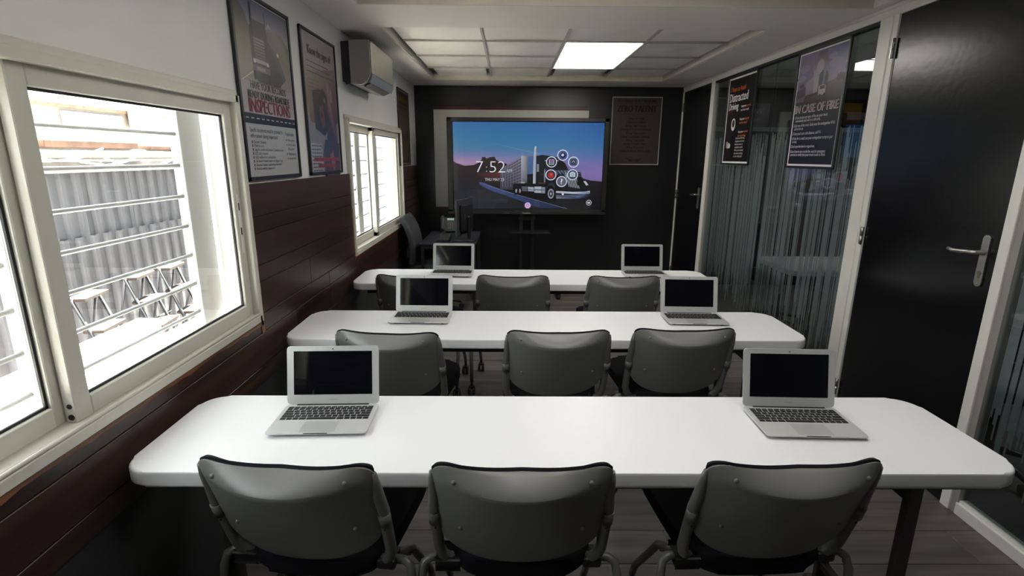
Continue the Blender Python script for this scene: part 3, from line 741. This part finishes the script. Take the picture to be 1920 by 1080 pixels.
for k in range(7):
    x = 1325+14*k; p.line(x-22+2*k, 600, x+22+3*k, 735+3*k, 5, (188, 194, 204))
p.line(1300, 590, 1325, 640, 7, (150, 160, 175)); p.line(1270, 580, 1350, 700, 5, (90, 110, 150))
for k in range(3): p.line(1415, 600+24*k, 1465, 602+24*k, 4, (90, 96, 120))
p.rect(1425, 640, 1480, 720, (14, 14, 18)); p.poly([(1488, 678), (1512, 676), (1542, 715), (1520, 722)], (190, 186, 190))
p.line(1050, 612, 1195, 606, 5, (60, 64, 78)); p.rect(1085, 560, 1100, 690, (110, 116, 128)); p.rect(1030, 695, 1100, 706, (90, 60, 40))
# exhaust stack
p.poly([(975, 480), (985, 350), (990, 330), (1003, 330), (1013, 350), (1010, 365), (1002, 350), (1003, 480), (1003, 715), (975, 715)], None, [(170, 180, 196), (190, 200, 214), (200, 206, 220), (130, 140, 160), (60, 66, 80), (60, 66, 80), (150, 160, 178), (150, 160, 178), (140, 144, 158), (190, 196, 208)])
# chassis, tanks, wheels
p.poly([(770, 705), (1110, 705), (1110, 800), (770, 800)], (14, 14, 18))
p.poly([(855, 735), (915, 735), (915, 785), (855, 780)], (86, 88, 100)); p.poly([(920, 738), (985, 742), (985, 785), (925, 783)], (150, 158, 172)); p.poly([(990, 735), (1062, 735), (1062, 802), (990, 798)], (160, 168, 182)); p.poly([(1066, 740), (1100, 742), (1100, 805), (1066, 802)], (130, 138, 152)); p.line(990, 766, 1100, 770, 5, (60, 64, 74)); p.line(860, 765, 1060, 772, 5, (50, 52, 62))
for x, rx in ((800, 20), (838, 20)): p.disc(x, 770, rx+4, (8, 8, 10), 52); p.disc(x+4, 780, 9, (140, 142, 154), 22)
p.poly([(1110, 800), (1112, 745), (1135, 705), (1165, 690), (1190, 705), (1205, 750), (1195, 800)], (40, 44, 56)); p.disc(1155, 800, 46, (8, 8, 10), 78); p.disc(1160, 808, 33, (120, 124, 138), 52); p.disc(1160, 808, 22, (50, 52, 60), 36)
for k in range(8): a = k*PI/4; p.disc(1160+26*math.cos(a), 808+42*math.sin(a), 4, (170, 174, 186), 6)
p.disc(1160, 808, 9, (150, 154, 166), 14)
# bumper
p.poly([(1212, 780), (1380, 788), (1500, 784), (1560, 775), (1562, 805), (1500, 815), (1380, 810), (1212, 800)], None, [(190, 196, 208), (200, 206, 216), (130, 150, 190), (180, 184, 196), (100, 104, 118), (60, 80, 130), (150, 156, 170), (150, 154, 166)])
p.poly([(1212, 815), (1440, 822), (1560, 812), (1540, 845), (1450, 858), (1215, 858)], None, [(60, 70, 96), (90, 110, 150), (30, 34, 46), (16, 18, 24), (50, 60, 84), (120, 124, 138)])
p.disc(1283, 812, 11, (220, 214, 200))
# clock and icons
wt = (226, 230, 236)
p.text('7', 395, 596, 168, wt, width=72, off=-.018); p.text(':', 496, 590, 120, wt, off=-.018); p.text('5', 532, 596, 168, wt, width=66, off=-.018); p.text('2', 618, 596, 168, wt, width=72, off=-.018)
p.text('AM', 702, 594, 48, (190, 196, 210), width=58); p.text('THU MAY 23', 484, 681, 42, wt, width=194, off=-.008)
for x, y, f in ((1271, 418, (70, 84, 130)), (1159, 486, (44, 44, 52)), (1381, 486, (96, 112, 150)), (1155, 616, (50, 48, 58)), (1376, 613, (60, 70, 90)), (1266, 683, (92, 92, 110))):
    p.disc(x, y, 48, f); p.ring(x, y, 55, 8, (214, 222, 240))
p.disc(1273, 420, 28, (24, 34, 80)); p.disc(1270, 416, 13, (200, 208, 230)); p.rect(1134, 462, 1184, 512, (200, 200, 206)); p.rect(1139, 466, 1179, 488, (150, 60, 150)); p.rect(1139, 490, 1179, 506, (40, 110, 90))
p.rect(1350, 455, 1412, 516, (54, 62, 84)); p.line(1366, 492, 1381, 470, 5, (170, 176, 190)); p.line(1381, 470, 1396, 492, 5, (170, 176, 190))
p.disc(1155, 618, 30, (180, 34, 44)); p.disc(1159, 612, 10, (120, 120, 126)); p.rect(1348, 590, 1404, 634, (186, 200, 210)); p.rect(1362, 582, 1388, 592, (186, 200, 210)); p.ring(1376, 613, 14, 5, (90, 120, 130)); p.text('?', 1266, 708, 78, (226, 230, 236), align='c', bold=2)
p.disc(923, 930, 31, (206, 178, 222)); p.ring(923, 930, 15, 4, (120, 90, 150)); p.ring(1554, 898, 29, 6, (190, 192, 200)); p.rect(1540, 889, 1568, 907, (200, 202, 208))
pic = p.build('screen_picture', M_emit, tv); pic.location = ((SX0+SX1)/2, .022, (SZ0+SZ1)/2); pic['kind'] = 'thing'
MB().box((SX0-.004, .0095, SZ0-.004), (SX1+.004, .0115, SZ1+.004)).build('screen_glass', glassmat('screen_glass', (.95, .95, .95), 1.35, .7), tv)
st = empty('screen_stand', (.21, 5.98, 0), 0, 'black wheeled stand with a shelf, carrying the large screen', 'stand')
for s in (-1, 1):
    MB().box((s*.065-.02, 0, .12), (s*.065+.02, .05, 1.5), .003).build('upright', M_blk, st)
    MB().box((s*.36-.03, -.30, .07), (s*.36+.03, .30, .11), .006).build('foot', M_blk, st)
    for q in (-1, 1): MB().cyl((s*.36-.012, q*.26, .035), (s*.36+.012, q*.26, .035), .035, 14).box((s*.36-.02, q*.26-.02, .03), (s*.36+.02, q*.26+.02, .07)).build('castor', M_blk2, st)
MB().box((-.36, -.03, .08), (.36, .05, .13), .005).build('crossbar', M_blk, st)
MB().box((-.20, -.20, .728), (.25, .06, .742), .004).box((-.20, -.20, .742), (.25, -.19, .752)).build('shelf', M_blk, st)
MB().box((-.10, .001, .86), (.10, .04, .90), .003).box((-.35, -.022, 1.2), (.35, .0, 1.6)).build('mount', M_blk, st)

# ================================================================== POSTERS
def poster(lab, loc, rot, w, h, frame_col, build, border=None, fw=.020, grp=None):
    t = empty('framed_poster', loc, rot, lab, 'poster', grp)
    b = MB(); b.box((-w/2, -.012, h/2-fw), (w/2, .002, h/2), .002).box((-w/2, -.012, -h/2), (w/2, .002, -h/2+fw), .002).box((-w/2, -.012, -h/2), (-w/2+fw, .002, h/2), .002).box((w/2-fw, -.012, -h/2), (w/2, .002, h/2), .002)
    b.build('frame', frame_col, t)
    MB().box((-w/2+fw/2, -.004, -h/2+fw/2), (w/2-fw/2, .001, h/2-fw/2)).build('backing', M_blk2, t)
    p = Pic((0, 0, 600, 600*(h-2*fw)/(w-2*fw)), w-2*fw, h-2*fw)
    build(p, 600*(h-2*fw)/(w-2*fw)); o = p.build('print', M_print, t); o.location = (0, -.0045, 0)
    return t
M_pf = mat('black_poster_frame', (.012, .012, .014), .35)
def bars(p, x, y, n, dy, w, col, h=5, seed=1):
    r = random.Random(seed)
    for k in range(n):
        xx = x; end = x+w*r.uniform(.75, 1)
        while xx < end: q = r.uniform(18, 46); p.rect(xx, y+k*dy, min(xx+q, end), y+k*dy+h, col); xx += q+6
def P_insp(p, H):
    W = 600; p.rect(0, 0, W, H, (176, 176, 174))
    x0, x1, y1 = 8, 592, 500; p.box = (0, 0, 600, H/.80)
    p.rect(x0, 8, x1, 200, (60, 66, 98), (128, 124, 132)); p.poly([(x0, 8), (40, 20), (110, 90), (160, 180), (160, 330), (x0, 340)], None, [(50, 48, 56), (52, 50, 58), (72, 66, 66), (80, 72, 68), (120, 106, 90), (130, 112, 92)])
    p.poly([(300, 150), (360, 95), (420, 130), (500, 120), (592, 190), (592, 330), (300, 330)], None, [(90, 86, 90), (150, 150, 160), (108, 102, 104), (96, 90, 92), (88, 82, 80), (120, 108, 96), (110, 100, 90)])
    p.poly([(x0, 300), (x1, 300), (x1, 600), (x0, 600)], None, [(116, 104, 92), (112, 102, 96), (150, 144, 144), (150, 144, 140)])
    p.poly([(x0, 400), (230, 330), (260, 330), (60, 500), (x0, 520)], (128, 120, 112)); p.line(10, 480, 160, 400, 4, (190, 186, 180))
    p.rect(150, 150, 330, 430, (70, 64, 62), (54, 50, 52)); p.rect(170, 110, 320, 200, (58, 56, 62)); p.rect(168, 20, 180, 200, (40, 40, 48)); p.rect(310, 40, 321, 240, (40, 40, 48))
    p.rect(180, 210, 290, 330, (122, 118, 118), (84, 80, 80))
    for k in range(6): p.rect(184, 222+17*k, 286, 228+17*k, (58, 56, 58))
    p.rect(160, 330, 320, 350, (140, 136, 134)); p.rect(150, 365, 330, 400, (90, 86, 88)); p.rect(190, 372, 280, 392, (130, 126, 126)); p.disc(170, 345, 11, (180, 176, 170)); p.disc(312, 345, 11, (180, 176, 170))
    p.poly([(150, 400), (330, 400), (470, 430), (440, 460), (200, 462), (150, 430)], (52, 46, 48)); p.poly([(330, 200), (450, 270), (520, 400), (470, 430), (330, 400)], None, [(70, 66, 68), (96, 90, 88), (84, 78, 76), (52, 48, 50), (48, 44, 46)])
    p.rect(430, 250, 450, 270, (190, 188, 184)); p.rect(150, 400, 172, 450, (24, 22, 26)); p.rect(300, 405, 326, 455, (24, 22, 26)); p.rect(x0, 470, x1, 660, (150, 140, 142), (168, 160, 164))
    p.text('HAVE YOUR RECORDS', 300, 505, 62, (30, 28, 34), width=400, align='c', bold=1.5); p.text('READY DURING ROADSIDE', 300, 560, 62, (30, 28, 34), width=470, align='c', bold=1.5)
    p.text('INSPECTIONS', 300, 640, 112, (122, 34, 48), width=470, align='c', bold=2.5)
    yr = H*.82; a = H-H*.385
    p.rect(0, 648, W, 706, (22, 22, 26))
    for k in range(11): p.rect(20+54*k, 672, 50+54*k, 678, (180, 180, 176))
    p.box = (0, 0, 600, H); p.L = [(q[:1]+(q[1]*.8,)+q[2:3]+(q[3]*.8,), l) for q, l in p.L]
    p.rect(0, 565, W, H, (170, 170, 170)); g = (30, 30, 36)
    p.text('Specific documents must be provided to', 50, 603, 29, g, width=365); p.text('enforcement during inspections:', 50, 630, 29, g, width=300)
    for k, s in enumerate(("Driver's license", 'Medical card', 'Logs for current and previous 7 consecutive days', "ELD user's manual", 'ELD malfunction instructions', 'At least 8 blank paper or digital logs', 'Required hazmat supporting documents', 'Annual vehicle inspection')):
        y = 655+(H-20-655)/7.6*k; p.rect(55, y-11, 66, y+1, (120, 60, 60)); p.text(s, 78, y, 19, g, width=min(330, len(s)*8))
    p.line(432, 590, 432, 740, 1.5, (120, 120, 120)); p.text('If applicable:', 450, 608, 27, g, width=115)
    for k, s in enumerate(('Hazmat paperwork', 'Permits (weight,', 'IFTA and IRP)', 'Shipping papers', 'Lease agreement')):
        y = 636+24*k; p.text(s, 472, y, 18, g, width=len(s)*6.4)
        if k != 2: p.rect(452, y-9, 462, y, (120, 60, 60))
def P_signs(p, H):
    W = 600; p.rect(0, 0, W, H, (150, 148, 146)); 
    p.poly([(12, 12), (588, 12), (588, H-12), (12, H-12)], None, [(150, 142, 138), (146, 134, 136), (120, 106, 116), (128, 124, 132)])
    p.poly([(30, 230), (588, 150), (588, 500), (400, 560), (60, 520), (16, 400)], None, [(140, 126, 110), (112, 88, 96), (60, 36, 44), (58, 46, 50), (104, 80, 68), (142, 128, 106)])
    p.poly([(120, 330), (330, 300), (420, 380), (400, 540), (300, 600), (130, 560)], None, [(60, 52, 52), (56, 50, 54), (66, 50, 56), (44, 38, 44), (40, 40, 52), (70, 60, 60)])
    p.poly([(400, 260), (440, 250), (480, 420), (540, 460), (560, 700), (330, 640), (380, 460)], None, [(150, 126, 130), (120, 96, 104), (84, 42, 52), (90, 46, 54), (62, 40, 54), (40, 44, 66), (70, 40, 44)])
    p.poly([(230, 420), (300, 400), (320, 520), (270, 560), (235, 500)], (104, 62, 54)); p.disc(262, 470, 26, (60, 40, 42)); p.ring(262, 470, 30, 8, (126, 60, 50)); p.disc(335, 375, 16, (110, 112, 122)); p.disc(470, 330, 26, (140, 112, 116), 50)
    p.poly([(300, 620), (588, 640), (560, 880), (290, 860), (180, 800)], None, [(44, 48, 70), (66, 48, 60), (78, 58, 70), (64, 64, 88), (90, 90, 110)]); p.poly([(370, 720), (440, 690), (470, 780), (430, 850)], (132, 92, 98))
    p.text('Know the signs of', 300, 120, 74, (40, 36, 38), width=420, align='c', bold=3)
    bars(p, 60, 160, 3, 30, 500, (60, 56, 58), 7, 3); bars(p, 60, 265, 4, 22, 230, (96, 88, 80), 6, 4)
    p.poly([(20, 650), (220, 650), (240, 830), (20, 830)], None, [(170, 170, 176), (150, 150, 158), (140, 140, 150), (170, 170, 178)]); bars(p, 34, 662, 8, 22, 190, (60, 60, 70), 7, 6)
    p.rect(60, H-90, 560, H-66, (134, 50, 54)); p.rect(130, H-50, 470, H-26, (126, 48, 56)); p.text('', 0, 0, 1, (0, 0, 0)) if False else None
def P_gold(p, H):
    gd = (92, 74, 34); p.rect(0, 0, 600, H, (120, 118, 112)); p.rect(10, 14, 590, H-14, (16, 15, 15)); p.rect(10, 14, 590, 130, (26, 24, 22)); p.text('Safe Driving', 300, 120, 96, (120, 88, 26), width=500, align='c', bold=4)
    p.rect(30, 150, 570, 172, (70, 58, 34)); p.rect(30, 200, 570, H-40, (52, 42, 24), (74, 62, 36)); p.poly([(180, 290), (330, 270), (400, 420), (380, 560), (200, 560)], (26, 24, 22)); p.rect(60, 430, 540, 540, (22, 24, 26))
    for k in range(5): p.rect(250, 380+26*k, 320, 390+26*k, (110, 104, 88))
    bars(p, 60, 580, 7, 22, 260, (26, 24, 20), 6, 8); p.poly([(400, 640), (520, 600), (540, 780), (420, 780)], (20, 20, 20)); p.disc(470, 700, 24, (96, 92, 80))
def P_distr(p, H):
    p.rect(0, 0, 600, H, (230, 230, 232)); p.rect(16, 16, 584, H-16, (11, 10, 12)); wt = (214, 212, 210); og = (196, 96, 44)
    p.text('3 Steps to Avoid', 50, 130, 66, og, width=340, bold=1.5)
    p.text('Distracted', 50, 226, 118, wt, width=410, bold=3); p.text('Driving', 55, 300, 92, wt, width=215, bold=3)
    p.disc(90, 330, 60, (60, 26, 22), 40); p.poly([(30, 350), (110, 330), (190, 380), (210, 520), (150, 620), (40, 640)], (30, 20, 26)); p.disc(190, 440, 48, (205, 205, 205), 58); p.disc(190, 430, 30, (50, 40, 44), 36); p.disc(120, 640, 50, (196, 190, 188), 26); p.rect(60, 600, 110, 660, (150, 140, 140)); p.poly([(20, 680), (150, 660), (200, 740), (40, 760)], (34, 20, 26))
    for k, (a, c, d) in enumerate((('Keep your ', 'eyes', 'on the road.'), ('Keep your ', 'hands', 'on the wheel.'), ('Keep your ', 'mind', 'on driving.'))):
        y = 290+k*(H*.145); p.text(a, 340, y, 30, wt, width=100, bold=1.2); p.text(c, 450, y, 30, og, width=90, bold=1.2); p.text(d, 340, y+34, 30, og if k else wt, width=170, bold=1.2)
    for k, s in enumerate(('Distracted driving', 'fatalities are the', 'leading cause of', 'workplace deaths.', 'When you’re behind', 'the wheel, driving', 'is your only job!')):
        p.text(s, 300, H*.72+28*k, 26, (180, 180, 180), width=len(s)*11, bold=1)
def P_fire(p, H):
    W = 600; p.rect(0, 0, W, H, (236, 232, 234)); p.rect(14, 14, 586, H-14, (17, 14, 18)); wt = (200, 196, 200); p.box = (0, 0, 600, H/.80)
    p.poly([(12, 12), (588, 12), (588, 330), (12, 330)], None, [(110, 98, 128), (84, 84, 128), (138, 132, 150), (96, 84, 112)])
    for x, y, r in ((90, 140, 70), (60, 220, 60), (480, 150, 80), (550, 200, 60), (430, 90, 50)): p.disc(x, y, r, (118, 110, 140), r*.5)
    p.poly([(250, 30), (350, 20), (380, 120), (330, 190), (230, 230), (190, 150)], None, [(70, 60, 78), (62, 54, 72), (86, 76, 90), (120, 106, 120), (140, 124, 138), (112, 98, 116)])
    p.disc(290, 150, 44, (150, 138, 150), 60); p.disc(250, 220, 36, (146, 130, 146), 50)
    p.poly([(12, 330), (120, 300), (300, 310), (460, 290), (588, 250), (588, 440), (12, 440)], None, [(60, 46, 60), (72, 56, 62), (80, 66, 62), (78, 66, 60), (84, 70, 62), (34, 26, 28), (28, 22, 26)])
    for x, h in ((310, 110), (325, 130), (375, 115), (385, 90), (520, 60), (545, 70), (570, 60), (60, 36), (90, 40)): p.disc(x, 300-h*.4, 14, (32, 24, 32), h*.5)
    p.poly([(130, 270), (180, 235), (290, 225), (290, 370), (140, 385)], None, [(140, 122, 146), (130, 114, 138), (150, 138, 148), (120, 108, 118), (100, 86, 104)]); p.poly([(225, 232), (290, 225), (290, 370), (240, 376)], (150, 140, 148)); p.poly([(140, 375), (300, 362), (310, 385), (150, 402)], (24, 20, 24))
    p.poly([(300, 320), (350, 305), (390, 320), (395, 390), (310, 400)], (156, 152, 158)); p.rect(320, 318, 380, 346, (50, 46, 56)); p.disc(330, 398, 14, (20, 18, 20)); p.disc(385, 392, 12, (20, 18, 20)); p.poly([(12, 400), (140, 380), (120, 440), (12, 440)], (84, 72, 82))
    p.rect(12, 430, 588, 445, (22, 16, 22))
    p.text('IN CASE OF FIRE', 300, 528, 104, (206, 196, 196), width=540, align='c', bold=4); p.text('IN CASE OF FIRE', 300, 523, 96, (80, 14, 22), width=540, align='c', off=-.012)
    p.box = (0, 0, 600, H); p.L = [(q[:1]+(q[1]*.8,)+q[2:3]+(q[3]*.8,), l) for q, l in p.L]
    L = ['1.If you notice any signs of fire on your truck,', '  immediately pull over to a safe area.', '2.Get out of the truck. Grab your fire extinguisher if it’s', '  safe to do so.', '3.Once you’re at a safe distance, call 911.', '4.If the fire is small, use your extinguisher to try to put', '  it out.', '5.Don’t open the hood or cargo doors.', '6.Even if you’ve put out the fire, wait for emergency', '  services to verify that your truck is safe to drive.']
    yy = [575, 600, 637, 662, 700, 738, 762, 800, 840, 865]
    sc = (H*.91-462)/290
    for s, y in zip(L, yy): p.text(s.strip(), 40 if s[0] != ' ' else 56, 462+(y-575)*sc, 29, wt, width=len(s.strip())*8.9, bold=.9)
def P_zero(p, H):
    p.rect(0, 0, 600, H, (178, 176, 170)); p.poly([(10, 10), (590, 10), (590, H-10), (10, H-10)], None, [(62, 54, 52), (70, 58, 58), (62, 52, 52), (60, 56, 54)]); k0 = (18, 16, 16)
    p.text('10 THINGS THAT REQUIRE', 300, 62, 44, k0, width=470, align='c', bold=2); p.rect(65, 76, 535, 82, k0); p.text('ZERO TALENT', 300, 170, 104, (10, 9, 10), width=470, align='c', bold=5)
    for k, s in enumerate(('Being On Time', 'Making An Effort', 'Being High Energy', 'Having A Positive Attitude', 'Being Passionate', 'Using Good Body Language', 'Being Coachable', 'Doing A Little Extra', 'Being Prepared', 'Having A Strong Work Ethic')):
        p.text(s, 300, 258+(H-370)/10*k, 34, k0, width=len(s)*14.2, align='c', bold=1.3)
    y = H-60
    for s in (-1, 1):
        p.poly([(300, y+18), (300+s*20, y-4), (300+s*110, y-26), (300+s*80, y-4), (300+s*62, y+10), (300+s*40, y+22)], k0); p.line(300+s*25, y+6, 300+s*80, y-12, 2, (60, 54, 52))
    p.disc(300, y+6, 17, k0); p.ring(300, y+6, 13, 3, (62, 54, 52)); p.line(294, y+14, 306, y-2, 3, (62, 54, 52))
PX = XL+.004
poster('framed poster with a truck about having records ready for inspections, beside the near window', (PX, 2.545, 1.829), PI/2, .575, .765, M_pf, P_insp, fw=.017)
poster('framed poster with purple and red photos, between the truck poster and the air conditioner', (PX, 3.258, 1.831), PI/2, .565, .768, M_pf, P_signs, fw=.015)
poster('narrow looking black and gold framed poster in the far left corner', (PX, 5.725, 1.832), PI/2, .56, .75, M_pf, P_gold, fw=.014)
poster('black poster about distracted driving on the glass, nearer the far door', (XR+.012, 4.870, 1.882), -PI/2, .585, .775, M_pf, P_distr, fw=.016)
poster('poster about what to do in case of fire, with a burning trailer, on the glass', (XR+.012, 3.660, 1.878), -PI/2, .590, .780, M_pf, P_fire, fw=.017)
poster('grey poster with ten lines of advice on the black wall right of the screen', (1.494, YB-.002, 1.853), 0, .600, .785, M_blk, P_zero, fw=.008)

# ================================================================== AIR CONDITIONER
ac = empty('air_conditioner', (XL, 3.70, 2.0), 0, 'grey wall mounted air conditioner above the far window', 'air conditioner')
prof = [(.055, .285), (.185, .285), (.192, .275), (.192, .075), (.17, .03), (.12, .008), (.055, .015)]
MY = Matrix(((1, 0, 0, 0), (0, 0, 1, 0), (0, 1, 0, 0), (0, 0, 0, 1)))
MB().prism(prof, 0, .68, .004, M=MY, seg=1).build('casing', M_ac, ac)
MB().prism([(0, .275), (.054, .28), (.054, .02), (0, .03)], .012, .67, .002, M=MY, seg=1).build('back_plate', M_blk, ac)
MB().prism([(.1925, .28), (.197, .278), (.197, .082), (.1925, .08)], .003, .677, 0, M=MY).build('front_panel', M_acf, ac)
MB().prism([(.197, .080), (.202, .077), (.181, .022), (.175, .026)], .01, .67, 0, M=MY).build('louver', M_ac, ac)
MB().prism([(.173, .026), (.176, .022), (.13, .002), (.13, .008)], .05, .62, 0, M=MY).build('air_slot', M_rubber, ac)
MB().tube([(.19, .672, .03), (.20, .69, -.01), (.195, .70, -.025)], .006, 6).build('flap_end', M_bars, ac)
MB().tube([(.02, .03, .04), (.025, .015, .02), (.05, .02, .03)], .010, 6).build('pipe_stub', M_rubber, ac)

# ================================================================== CORNER DESK AND WHAT STANDS ON IT
dk_ = empty('desk', (-.585, 5.47, 0), 0, 'small dark desk in the far left corner with monitor, phone and keyboard', 'desk')
M_desk = mat('dark_slate_desktop', (.022, .022, .030), .4)
MB().box((-.275, -.43, .715), (.275, .43, .738), .003).build('desktop', M_desk, dk_)
for sx in (-1, 1):
    for sy in (-1, 1): MB().box((sx*.25-.016, sy*.40-.016, 0), (sx*.25+.016, sy*.40+.016, .716), .002).build('leg', M_blk, dk_)
    MB().box((sx*.25-.01, -.39, .23), (sx*.25+.01, .39, .255)).build('stretcher', M_blk, dk_)
for z in (.23, .68): MB().box((-.25, -.41, z), (.25, -.39, z+.03)).build('rail', M_blk, dk_)
for k in range(3):
    c = MB().tube([(-.33-.02*k, 5.12, .73), (-.32-.02*k, 5.06, .5), (-.36-.03*k, 5.05, .28+.03*k), (-.33, 5.10-.03*k, .12), (-.30+.02*k, 5.0, .012)], .005, 6).build('cable', M_rubber)
    tag(c, 'black cable hanging from the front of the corner desk, '+('nearest the desk leg', 'middle of the three', 'farthest left of the three')[k], 'cable', 'cables under the corner desk')
kb = empty('keyboard', (-.655, 5.36, .7385), math.radians(3), 'black computer keyboard lying on the corner desk', 'keyboard')
MB().box((-.065, -.22, 0), (.065, .22, .016), .004).build('tray', M_blk, kb)
b = MB()
for i in range(6):
    for j in range(18): b.box((-.058+.0195*i, -.212+.0236*j, .016), (-.042+.0195*i, -.192+.0236*j, .022))
b.build('keys', mat('keyboard_keys', (.05, .05, .05), .4), kb)['kind'] = 'stuff'
ms = MB().sphere((0, 0, .012), .03, (.95, 1.6, .55), 12).build('computer_mouse', M_blk); ms.location = (-.70, 5.64, .742); tag(ms, 'black computer mouse behind the keyboard on the corner desk', 'mouse')
mo = empty('monitor', (-.43, 5.24, .7385), math.radians(-14), 'black monitor seen edge on, on the corner desk', 'monitor')
b = MB().box((-.018, -.24, .065), (.0, .24, .41), .003); b.build('screen_housing', mat('monitor_edge', (.035, .035, .036), .35), mo)
MB().box((-.0195, -.232, .085), (-.0182, .232, .402)).build('display', M_scr, mo)
MB().box((.0, -.17, .10), (.03, .17, .36), .012, seg=2).build('rear_cover', M_blk, mo)
MB().box((.028, -.03, .02), (.05, .03, .24), .006).build('stand_neck', M_blk, mo)
MB().prism([(-.09, -.13), (.11, -.10), (.11, .10), (-.09, .13)], 0, .014, .004).build('stand_base', M_blk, mo)
MB().box((.030, -.10, .22), (.0315, -.085, .27)).build('badge', M_chrome, mo)
ph = empty('desk_phone', (-.645, 5.80, .7385), math.radians(4), 'black desk phone with a lit display, behind the keyboard', 'phone')
Tp = Matrix.Rotation(math.radians(58), 4, 'X')
MB().box((-.10, 0, 0), (.10, .17, .03), .006, M=Tp, seg=2).build('housing', mat('phone_body', (.035, .037, .034), .5), ph)
MB().prism([(0, 0), (.12, 0), (.09, .12), (.07, .13)], -.085, .085, M=Matrix(((0, 0, 1, 0), (1, 0, 0, .005), (0, 1, 0, 0), (0, 0, 0, 1)))).build('stand', M_blk, ph)
hb = MB(); hb.tube([(-.078, .012, .032), (-.078, .03, .055), (-.078, .09, .058), (-.078, .15, .055), (-.078, .168, .032)], [.02, .023, .016, .023, .02], 10)
for v in hb.bm.verts: v.co = Tp @ v.co
hb.build('handset', mat('phone_handset', (.045, .047, .047), .4), ph)
MB().box((-.03, .132, .03), (.045, .155, .0315), 0, M=Tp).build('display', emat('phone_display', (.16, .26, .20), .5), ph)
b = MB()
for i in range(3):
    for j in range(4): b.box((-.022+.022*i, .03+.02*j, .03), (-.008+.022*i, .042+.02*j, .034), M=Tp)
b.build('key_pad', mat('phone_keys', (.10, .10, .095), .5), ph)
oc = empty('office_chair', (-.77, 5.34, 0), -PI/2, 'dark grey upholstered office chair in the far left corner, facing the desk', 'chair')
def ocb(u, v):
    x = (u-.5)*.46*(1-.25*max(0, v-.75)); z = .50+.47*v
    y = -.19-.035*(1-(2*u-1)**2)*0 + .05*math.sin(v*PI)*.6 - .13*v*v*.6
    if v > .86: y -= .12*(v-.86)
    return Vector((x, y, z))
o = MB().grid(ocb, 12, 16).build('backrest', M_dgfab, oc); m = o.modifiers.new('s', 'SOLIDIFY'); m.thickness = .06; m.offset = 0; m = o.modifiers.new('b', 'BEVEL'); m.width = .018; m.segments = 3; m.limit_method = 'ANGLE'
MB().prism(rrect(.47, .45, .08, 6), .43, .50, .02).build('seat', M_dgfab, oc)
MB().cyl((0, 0, .09), (0, 0, .44), .025).build('gas_column', M_blk, oc)
for k in range(5):
    a = 2*PI*k/5+.3; c_, s_ = math.cos(a), math.sin(a)
    l_ = MB().tube([(0, 0, .115), (.15*c_, .15*s_, .10), (.28*c_, .28*s_, .075)], [.022, .018, .014], 8).build('leg', M_blk, oc)
    MB().cyl((.28*c_-.02*s_, .28*s_+.02*c_, .028), (.28*c_+.02*s_, .28*s_-.02*c_, .028), .028, 12).cyl((.28*c_, .28*s_, .03), (.28*c_, .28*s_, .075), .008, 8).build('castor', M_blk2, l_)

# ================================================================== THE NEXT ROOM, BEHIND THE STRIPED GLASS
def far_table(x, y, lab, L=1.8):
    t = empty('meeting_table', (x, y, 0), 0, lab, 'table', 'tables of the next room')
    MB().prism(rrect(L, .62, .06, 5), .70, .74, .006).build('tabletop', mat('next_room_tabletop', (.6, .6, .6), .4), t)
    for sx in (-1, 1):
        for sy in (-1, 1): MB().box((sx*(L/2-.2)-.02, sy*.24-.02, 0), (sx*(L/2-.2)+.02, sy*.24+.02, .705), .003).build('leg', M_steel, t)
    return t
far_table(3.02, 4.13, 'pale table behind the striped glass under the fire poster'); far_table(3.05, 3.00, 'pale table behind the striped glass near the black door'); far_table(3.05, 1.75, 'pale table behind the near right glass')
def far_chair(x, y, rz, lab):
    t = empty('swivel_chair', (x, y, 0), rz, lab, 'chair', 'dark swivel chairs of the next room')
    def f(u, v):
        w = .46*(1-.25*(2*v-1)**4); return Vector(((u-.5)*w, -.22-.05*v+.04*(2*u-1)**2, .52+.42*v))
    o = MB().grid(f, 12, 10).build('backrest', M_fab, t); m = o.modifiers.new('s', 'SOLIDIFY'); m.thickness = .05; m.offset = 0
    MB().prism(rrect(.48, .46, .1, 6), .44, .50, .015).build('seat', M_fab, t); MB().cyl((0, 0, .09), (0, 0, .45), .025).build('gas_column', M_blk, t)
    for k in range(5):
        a = 2*PI*k/5+.6; c_, s_ = math.cos(a), math.sin(a)
        MB().tube([(0, 0, .11), (.27*c_, .27*s_, .07)], [.02, .013], 8).cyl((.27*c_-.02*s_, .27*s_+.02*c_, .028), (.27*c_+.02*s_, .27*s_-.02*c_, .028), .028, 10).build('leg', M_blk, t)
    for s in (-1, 1): MB().tube([(s*.22, .05, .48), (s*.27, .05, .55), (s*.27, .05, .68), (s*.27, -.12, .69)], .014, 8).build('armrest', M_blk, t)
far_chair(2.55, 4.86, PI, 'dark swivel chair behind the first pale table in the next room')
far_chair(2.75, 3.57, PI+.3, 'dark swivel chair between the pale tables in the next room')
far_chair(2.50, 2.45, PI-.4, 'dark swivel chair in the next room behind the black door')
far_chair(2.45, 1.20, .4, 'dark swivel chair behind the near right glass')
def P_drive(p, H):
    p.rect(0, 0, 600, H, (24, 24, 26)); p.text('DRIVE', 300, H*.38, 130, (96, 98, 98), width=380, align='c', bold=5); p.rect(170, H*.55, 430, H*.62, (80, 82, 82))
def P_gold2(p, H): p.rect(0, 0, 600, H, (20, 20, 20)); p.rect(30, 30, 570, H*.45, (150, 110, 30)); p.rect(30, H*.45, 570, H-30, (110, 60, 22), (60, 40, 20))
poster('dark poster with pale lettering on the far wall of the next room', (2.85, YB-.012, 2.02), 0, .42, .34, M_blk, P_drive, fw=.012)
poster('yellow and orange poster on the far wall of the next room', (3.93, YB-.012, 2.06), 0, .46, .32, M_blk, P_gold2, fw=.012)
